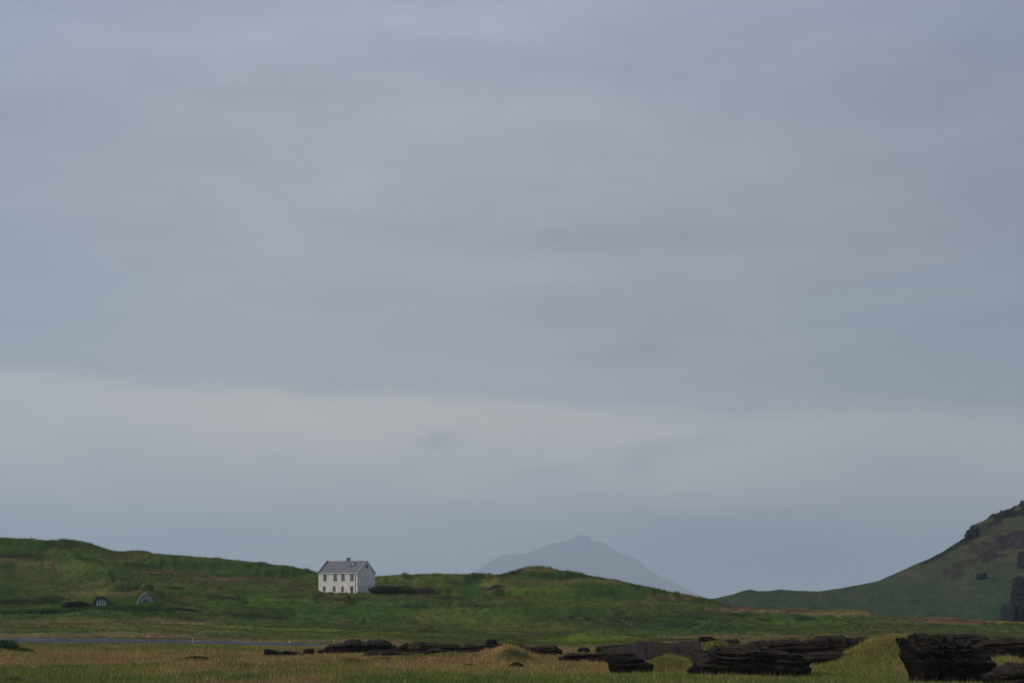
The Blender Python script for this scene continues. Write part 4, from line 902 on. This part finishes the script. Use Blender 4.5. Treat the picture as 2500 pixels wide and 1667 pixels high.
for sgn in (0, 1):
    y0 = -ov if not sgn else HD + ov
    slab(bm, y0, HE - ov * sl_m - .06, mid, HRz - .0, -HW - .004, -HW - .12, rt + .18)
    slab(bm, y0 + (.02 if not sgn else -.02), HE - ov * sl_m + rt + .09, mid, HRz + rt + .13, -HW + .02, -HW + .32, .07)
fin('left_bargeboard', bm, MFR, roof)
bm = bmesh.new(); bx(bm, -HW, 0, mid - .14, mid + .14, HRz + rt - .02, HRz + rt + .10); fin('ridge_cap', bm, MWHT, roof)
bm = bmesh.new(); bx(bm, -HW, 0, -ov - .13, -ov - .003, HE - ov * sl_m - .02, HE - ov * sl_m + .17); fin('gutter', bm, MWHT, roof)
# chimney
ch = bmesh.new(); cxc = U(849.6, mid)
bx(ch, cxc - .38, cxc + .38, mid - .32, mid + .32, HRz - .5, ZZ(1362.2)); bx(ch, cxc - .43, cxc + .43, mid - .37, mid + .37, ZZ(1362.2) + .003, ZZ(1360.8))
chim = fin('chimney', ch, plain('chimney_render', (.20, .195, .185), .9, .1, 6, .5, (2, 2, .5)), roof)
ch = bmesh.new(); bx(ch, cxc - .30, cxc - .12, mid - .2, mid + .2, ZZ(1360.8) + .003, ZZ(1360.0)); bx(ch, cxc + .1, cxc + .28, mid - .2, mid + .2, ZZ(1360.8) + .003, ZZ(1360.1))
fin('chimney_pot', ch, MFR, house)
# skylight lying on the front slope
def onroof(u, y, h): 
    n_ = Vector((0, -sl_m, 1)).normalized(); return Vector((u, y, HE + y * sl_m + .01)) + n_ * (rt + h)
def roof_box(bm, u0, u1, y0, y1, h0, h1):
    c_ = [onroof(u, y, h) for h in (h0, h1) for (u, y) in ((u0, y0), (u1, y0), (u1, y1), (u0, y1))]
    vs = [bm.verts.new(v) for v in c_]
    for q in ((0, 3, 2, 1), (4, 5, 6, 7), (0, 1, 5, 4), (1, 2, 6, 5), (2, 3, 7, 6), (3, 0, 4, 7)): bm.faces.new([vs[i] for i in q])
ysk0, ysk1 = mid * .50, mid * .82
us0 = U(854.3, ysk0); us1 = us0 + .98
fb = bmesh.new(); bw = .15
roof_box(fb, us0, us1, ysk0, ysk0 + bw, .0, .14); roof_box(fb, us0, us1, ysk1 - bw, ysk1, .0, .14)
roof_box(fb, us0, us0 + bw, ysk0 + bw, ysk1 - bw, .0, .14); roof_box(fb, us1 - bw, us1, ysk0 + bw, ysk1 - bw, .0, .14)
skyl = fin('skylight', fb, MDK, roof)
fb = bmesh.new(); roof_box(fb, us0 + bw, us1 - bw, ysk0 + bw, ysk1 - bw, .02, .10); fin('pane', fb, plain('skylight_glass', (.34, .35, .38), .3, .5), skyl) if False else fin('skylight_pane', fb, plain('skylight_glass', (.34, .35, .38), .3, .5), house)
# windows
def window(u0, u1, z0, z1, cols_, rows_):
    bm = bmesh.new(); fw = .07; y0, y1 = .07, .15
    bx(bm, u0, u0 + fw, y0, y1, z0, z1); bx(bm, u1 - fw, u1, y0, y1, z0, z1)
    bx(bm, u0 + fw, u1 - fw, y0, y1, z0, z0 + fw); bx(bm, u0 + fw, u1 - fw, y0, y1, z1 - fw, z1)
    for k in range(1, cols_):
        uu = u0 + (u1 - u0) * k / cols_; bx(bm, uu - .04, uu + .04, y0 + .01, y1 - .01, z0 + fw, z1 - fw)
    for k in range(1, rows_):
        zz = z0 + (z1 - z0) * k / rows_; bx(bm, u0 + fw, u1 - fw, y0 + .015, y1 - .015, zz - .025, zz + .025)
    fr = fin('window', bm, MFR, house)
    bm = bmesh.new(); bx(bm, u0 + .02, u1 - .02, .11, .125, z0 + .02, z1 - .02); fin('pane', bm, MGL, fr)
    bm = bmesh.new(); bx(bm, u0 - .05, u1 + .05, -.06, .06, z0 - .09, z0 - .003); fin('sill', bm, MWHT, fr)
for k, (a, b, c, d) in enumerate(FRONT): window(a, b, c, d, 2, 3)
# curtains: pale upper part of the panes
MCUR = plain('curtain', (.42, .43, .42), .9, .1, 6, .3)
bm = bmesh.new(); bx(bm, DOORR[0], DOORR[1], .10, .17, -.4, DOORR[3] - .02)
bx(bm, DOORR[0] + .12, DOORR[1] - .12, .085, .10 - .002, .5, 1.1); bx(bm, DOORR[0] + .12, DOORR[1] - .12, .085, .10 - .002, 1.25, 1.75)
door = fin('door', bm, MDOOR, house)
bm = bmesh.new(); bx(bm, DOORR[0] + .1, DOORR[0] + .14, .03, .084, 1.12, 1.2); fin('handle', bm, MWHT, door)
bm = bmesh.new(); bx(bm, DOORR[0] - .12, DOORR[1] + .12, -.14, -.004, DOORR[3] + .06, DOORR[3] + .16); fin('door_hood', bm, MFR, house)
for k, (u0, u1, z0, z1) in enumerate([(FRONT[i][0], FRONT[i][1], FRONT[i][2], FRONT[i][3]) for i in range(4)]):
    bm = bmesh.new(); zc = z1 - (z1 - z0) * (.33, .5, .28, .3)[k]
    bx(bm, u0 + .12, u1 - .12, .20, .22, zc, z1 - .04); fin('curtain', bm, MCUR, house)
for (v0, v1, z0, z1) in [aw, GW[0]]:
    bm = bmesh.new(); bx(bm, -.24, -.2, v0 + .003, v1 - .003, z0 + .003, z1 - .003); o = fin('gable_window', bm, MDK, house)
    bm = bmesh.new(); bx(bm, -.2 + .003, -.15, (v0 + v1) / 2 - .03, (v0 + v1) / 2 + .03, z0 + .003, z1 - .003); bx(bm, -.2 + .003, -.15, v0 + .003, (v0 + v1) / 2 - .033, (z0 + z1) / 2 - .03, (z0 + z1) / 2 + .03); fin('frame', bm, MFR, o)

# dark cut bank beside the house, its shade put into the soil colour
rock('dark cut earth bank right of the white house', [(903.5, 1453), (905.5, 1441), (909, 1432), (925, 1431), (950, 1431.5), (975, 1434), (1000, 1440), (1030, 1450)], 1456, 491.6, 1.0, plain('shaded_soil', (.010, .012, .008), 1, .05, 2, .5), 50, .0, None, 1.3, 0, .2, 'earth_bank', 'bank', .45)

# ------------------------------------------------------------------ arched cellar fronts in the turf
MSTONE = plain('grey_boards', (.20, .20, .225), .85, .15, 5, .35, (4, 1, .4))
MPALE = plain('pale_board', (.36, .38, .40), .8, .15, 5, .25)
MCORR = plain('lit_zinc_edge', (.68, .68, .69), .4, .5, 8, .2)
def arch_pts(w_, h, spring, n_=20, inset=0, point=1.0):
    """outline of an arched front: x,z, from right foot over the top to the left foot"""
    r = w_ / 2 - inset; pts = [(r, 0), (r, spring)]
    for k in range(1, n_): a_ = math.pi * k / n_; pts.append((r * math.copysign(abs(math.cos(a_)) ** point, math.cos(a_)), spring + (h - inset - spring) * math.sin(a_) ** .9))
    pts += [(-r, spring), (-r, 0)]
    return pts
def arch_face(bm, pts, ya, yb):
    a_ = [bm.verts.new((p[0], ya, p[1])) for p in pts]; b2 = [bm.verts.new((p[0], yb, p[1])) for p in pts]
    bm.faces.new(a_); bm.faces.new(b2[::-1])
    for i in range(len(pts)): bm.faces.new([a_[i], a_[(i + 1) % len(pts)], b2[(i + 1) % len(pts)], b2[i]])
def arch_band(bm, po, pi_, ya, yb):
    for i in range(len(po) - 1):
        q = [po[i], po[i + 1], pi_[i + 1], pi_[i]]
        a_ = [bm.verts.new((p[0], ya, p[1])) for p in q]; b2 = [bm.verts.new((p[0], yb, p[1])) for p in q]
        bm.faces.new(a_); bm.faces.new(b2[::-1])
        for k in range(4): bm.faces.new([a_[k], a_[(k + 1) % 4], b2[(k + 1) % 4], b2[k]])
YA = 429.0; sA = YA * 1.0085 / F
# right one: boarded gable with door, two small windows, vent and metal edge with its lit left half painted pale
w_, h_ = 37 * sA, 33 * sA
x0, _, z0 = P(355.5, 1482, YA)
sh = empty('arched_cellar', (x0, YA, z0), 0); tag(sh, 'taller arched cellar front with grey boards and a door in the grassy slope', 'cellar', 'arched cellar fronts in the slope')
bm = bmesh.new(); arch_face(bm, arch_pts(w_, h_, .7, point=1.3), 0, .25); fin('front', bm, MSTONE, sh)
ao, ai = arch_pts(w_ + .26, h_ + .13, .7, point=1.3), arch_pts(w_ + .02, h_ + .01, .7, point=1.3)
bm = bmesh.new(); arch_band(bm, ao[10:], ai[10:], -.22, .7); fin('shell', bm, MCORR, sh)
bm = bmesh.new(); arch_band(bm, ao[:11], ai[:11], -.10, .7); fin('turf_edge', bm, plain('mossy_edge', (.07, .07, .055), .9, .1, 4, .4), sh)
bm = bmesh.new(); bx(bm, -.62, .62, -.06, -.004, 0, 1.75); bx(bm, -.02, .02, -.075, -.06 - .002, .05, 1.7); d_ = fin('door', bm, MDOOR, sh)
bm = bmesh.new(); bx(bm, .1, .16, -.14, -.078, .85, .95); fin('handle', bm, MWHT, d_)
bm = bmesh.new(); bx(bm, -.74, .74, -.10, -.004, 1.76, 1.86); bx(bm, -.74, -.63, -.10, -.004, 0, 1.757); bx(bm, .63, .74, -.10, -.004, 0, 1.757); fin('door_frame', bm, MPALE, sh)
for sx in (-1.17, 1.17):
    bm = bmesh.new(); bx(bm, sx - .2, sx + .2, -.05, -.004, .35, .95); wnd = fin('window', bm, MDK, sh)
    bm = bmesh.new(); o_ = [(sx - .27, .28), (sx + .27, .28), (sx + .27, 1.02), (sx - .27, 1.02), (sx - .27, .28)]; i_ = [(sx - .2, .35), (sx + .2, .35), (sx + .2, .95), (sx - .2, .95), (sx - .2, .35)]
    arch_band(bm, o_, i_, -.07, -.052); bmesh.ops.remove_doubles(bm, verts=bm.verts, dist=.0005); fin('frame', bm, MPALE, wnd)
bm = bmesh.new(); bx(bm, -.14, .14, -.04, -.004, 2.12, 2.34); fin('vent', bm, MDK, sh)
# left one: lower arch with pale upright glazing
w_, h_ = 34 * sA, 21 * sA
x0, _, z0 = P(246.5, 1480, YA - 1)
sg = empty('arched_cellar', (x0, YA - 1, z0), R(10)); tag(sg, 'lower arched cellar front with pale upright panes left of the boarded one', 'cellar', 'arched cellar fronts in the slope')
bm = bmesh.new(); arch_face(bm, arch_pts(w_, h_, .55), .06, .3); fin('front', bm, plain('dark_blue_boards', (.04, .05, .065), .7, .2), sg)
bm = bmesh.new(); arch_band(bm, arch_pts(w_ + .42, h_ + .26, .55), arch_pts(w_ + .03, h_ + .02, .55), -.5, .9); fin('shell', bm, plain('mossy_rim', (.05, .05, .045), .9, .1, 4, .4), sg)
bm = bmesh.new(); arch_band(bm, arch_pts(w_ - .05, h_ - .03, .55), arch_pts(w_ - .38, h_ - .22, .55), -.02, .056); fin('window_frame', bm, plain('blue_grey_paint', (.12, .16, .18), .7, .2), sg)
for k, xk in enumerate((-.78, -.28, .28, .80)):
    zt_ = .55 + (h_ - .3 - .55) * math.sqrt(max(0, 1 - (abs(xk) + .1) ** 2 / (w_ / 2 - .2) ** 2)) - .05
    bm = bmesh.new(); bx(bm, xk - .17, xk + .17, .0, .05, .05, zt_); fin('pane', bm, plain('pale_glass', (.40, .45, .46), .25, .5) if k == 0 else bpy.data.materials['pale_glass'], sg)

# ------------------------------------------------------------------ posts, stakes and small pieces
def post(name, label, pc, pyb, pyt, Y, rad, lean, mat, cat, group, band=None):
    x0 = P(pc, pyb, Y)[0]; z0 = gz(x0, Y); zt = P(pc, pyt, Y)[2]; h = max(zt - z0, .5)
    e = empty(name, (x0, Y, z0)); e.rotation_euler = (0, lean, 0); tag(e, label, cat, group)
    bm = bmesh.new(); r_ = bmesh.ops.create_cone(bm, segments=10, radius1=rad, radius2=rad * .8, depth=h + .3, cap_ends=True)
    bmesh.ops.translate(bm, verts=r_['verts'], vec=(0, 0, (h - .3) / 2)); fin('shaft', bm, mat, e)
    if band:
        bm = bmesh.new(); r_ = bmesh.ops.create_cone(bm, segments=10, radius1=rad * 1.12, radius2=rad * 1.06, depth=.12, cap_ends=True)
        bmesh.ops.translate(bm, verts=r_['verts'], vec=(0, 0, h * .82)); fin('reflector', bm, band, e)
    return e
MY = plain('yellow_stake', (.62, .42, .20), .6, .3, 5, .2); MB_ = plain('reflective_band', (.75, .68, .55), .3, .5)
MPOST = plain('old_fence_wood', (.045, .045, .05), .9, .1, 10, .3)
post('road_stake', 'pinkish yellow stake leaning at the near edge of the road', 470, 1570, 1553.5, 279.0, .055, R(5), MY, 'road stake', 'stakes marking the road edge', MB_)
post('road_stake', 'yellow stake rising behind the double humped black rock', 813, 1576, 1557.5, 279.2, .05, R(9), MY, 'road stake', 'stakes marking the road edge', MB_)
post('fence_post', 'taller dark post on the crest of the left hill', 75.5, 1318, 1308.5, 599.5, .09, 0, MPOST, 'post', 'posts on the left hill crest', MPOST)
post('fence_post', 'shorter thin dark post on the crest of the left hill', 92.5, 1319, 1313.8, 599.5, .05, 0, MPOST, 'post', 'posts on the left hill crest', MPOST)
MBONE = plain('bleached_wood', (.52, .50, .42), .8, .2, 8, .3)
def stick(label, pts, Y, r0, cat='driftwood'):
    c = P(*pts[len(pts) // 2], Y); bm = bmesh.new()
    prev = None
    P3 = [Vector(P(a_, b_, Y)) - Vector(c) for a_, b_ in pts]
    for i, p in enumerate(P3):
        d = (P3[min(i + 1, len(P3) - 1)] - P3[max(i - 1, 0)]).normalized(); q = d.to_track_quat('Z', 'Y')
        rr = r0 * (.5 + .5 * math.sin(math.pi * (i + .5) / len(P3)))
        ring = [bm.verts.new(p + q @ Vector((math.cos(k * math.pi / 4) * rr, math.sin(k * math.pi / 4) * rr, 0))) for k in range(8)]
        if prev:
            for k in range(8): bm.faces.new([prev[k], prev[(k + 1) % 8], ring[(k + 1) % 8], ring[k]])
        else: bm.faces.new(ring[::-1])
        prev = ring
    bm.faces.new(prev)
    o = fin('driftwood', bm, MBONE); o.location = c; tag(o, label, cat, 'bleached sticks in the grass')
    return o
def Yon(pc, pyb):
    Yq = np.arange(120, 330, .25); q = P(pc, pyb, 1.0)
    hit = np.nonzero(ground_z(q[0] * Yq, Yq) > CAMZ + (q[2] - CAMZ) * Yq)[0]
    return float(Yq[hit[0]]) if len(hit) else 160.
Yd = Yon(84, 1633) - .6
stick('long curved bleached stick lying in the grass at the lower left', [(75, 1628.5), (79, 1627), (84, 1626.6), (89, 1627), (95, 1627.5)], Yd, .035)
stick('short bleached stick just below the long curved one', [(88, 1631), (90, 1632), (92.5, 1634)], Yd - .3, .04)
# little white stone beyond the road
x0, y0_, z0 = P(707, 1568, 290.8)
bm = bmesh.new(); r_ = bmesh.ops.create_icosphere(bm, subdivisions=3, radius=.13)
for v in bm.verts: v.co *= 1 + .12 * math.sin(v.co.x * 31 + v.co.y * 17) ; v.co.z *= .9
o = fin('white_stone', bm, plain('white_stone', (.7, .7, .68), .8, .2)); o.location = (x0, y0_, gz(x0, y0_) + .12)
tag(o, 'tiny white stone on the far verge of the road', 'stone')

# ------------------------------------------------------------------ air
hv = bpy.data.materials.new('haze_air'); hv.use_nodes = True; t = hv.node_tree; t.nodes.clear()
vo = N(t, 'ShaderNodeVolumePrincipled'); vo.inputs['Color'].default_value = (.86, .955, 1.0, 1); vo.inputs['Density'].default_value = .82e-4; vo.inputs['Anisotropy'].default_value = .45
ou = N(t, 'ShaderNodeOutputMaterial'); L(t, vo.outputs[0], ou.inputs['Volume'])
bm = bmesh.new(); bx(bm, -26000, 26000, -500, 32000, -3.6, 1240)
hz_o = fin('haze', bm, hv); tag(hz_o, kind='stuff')
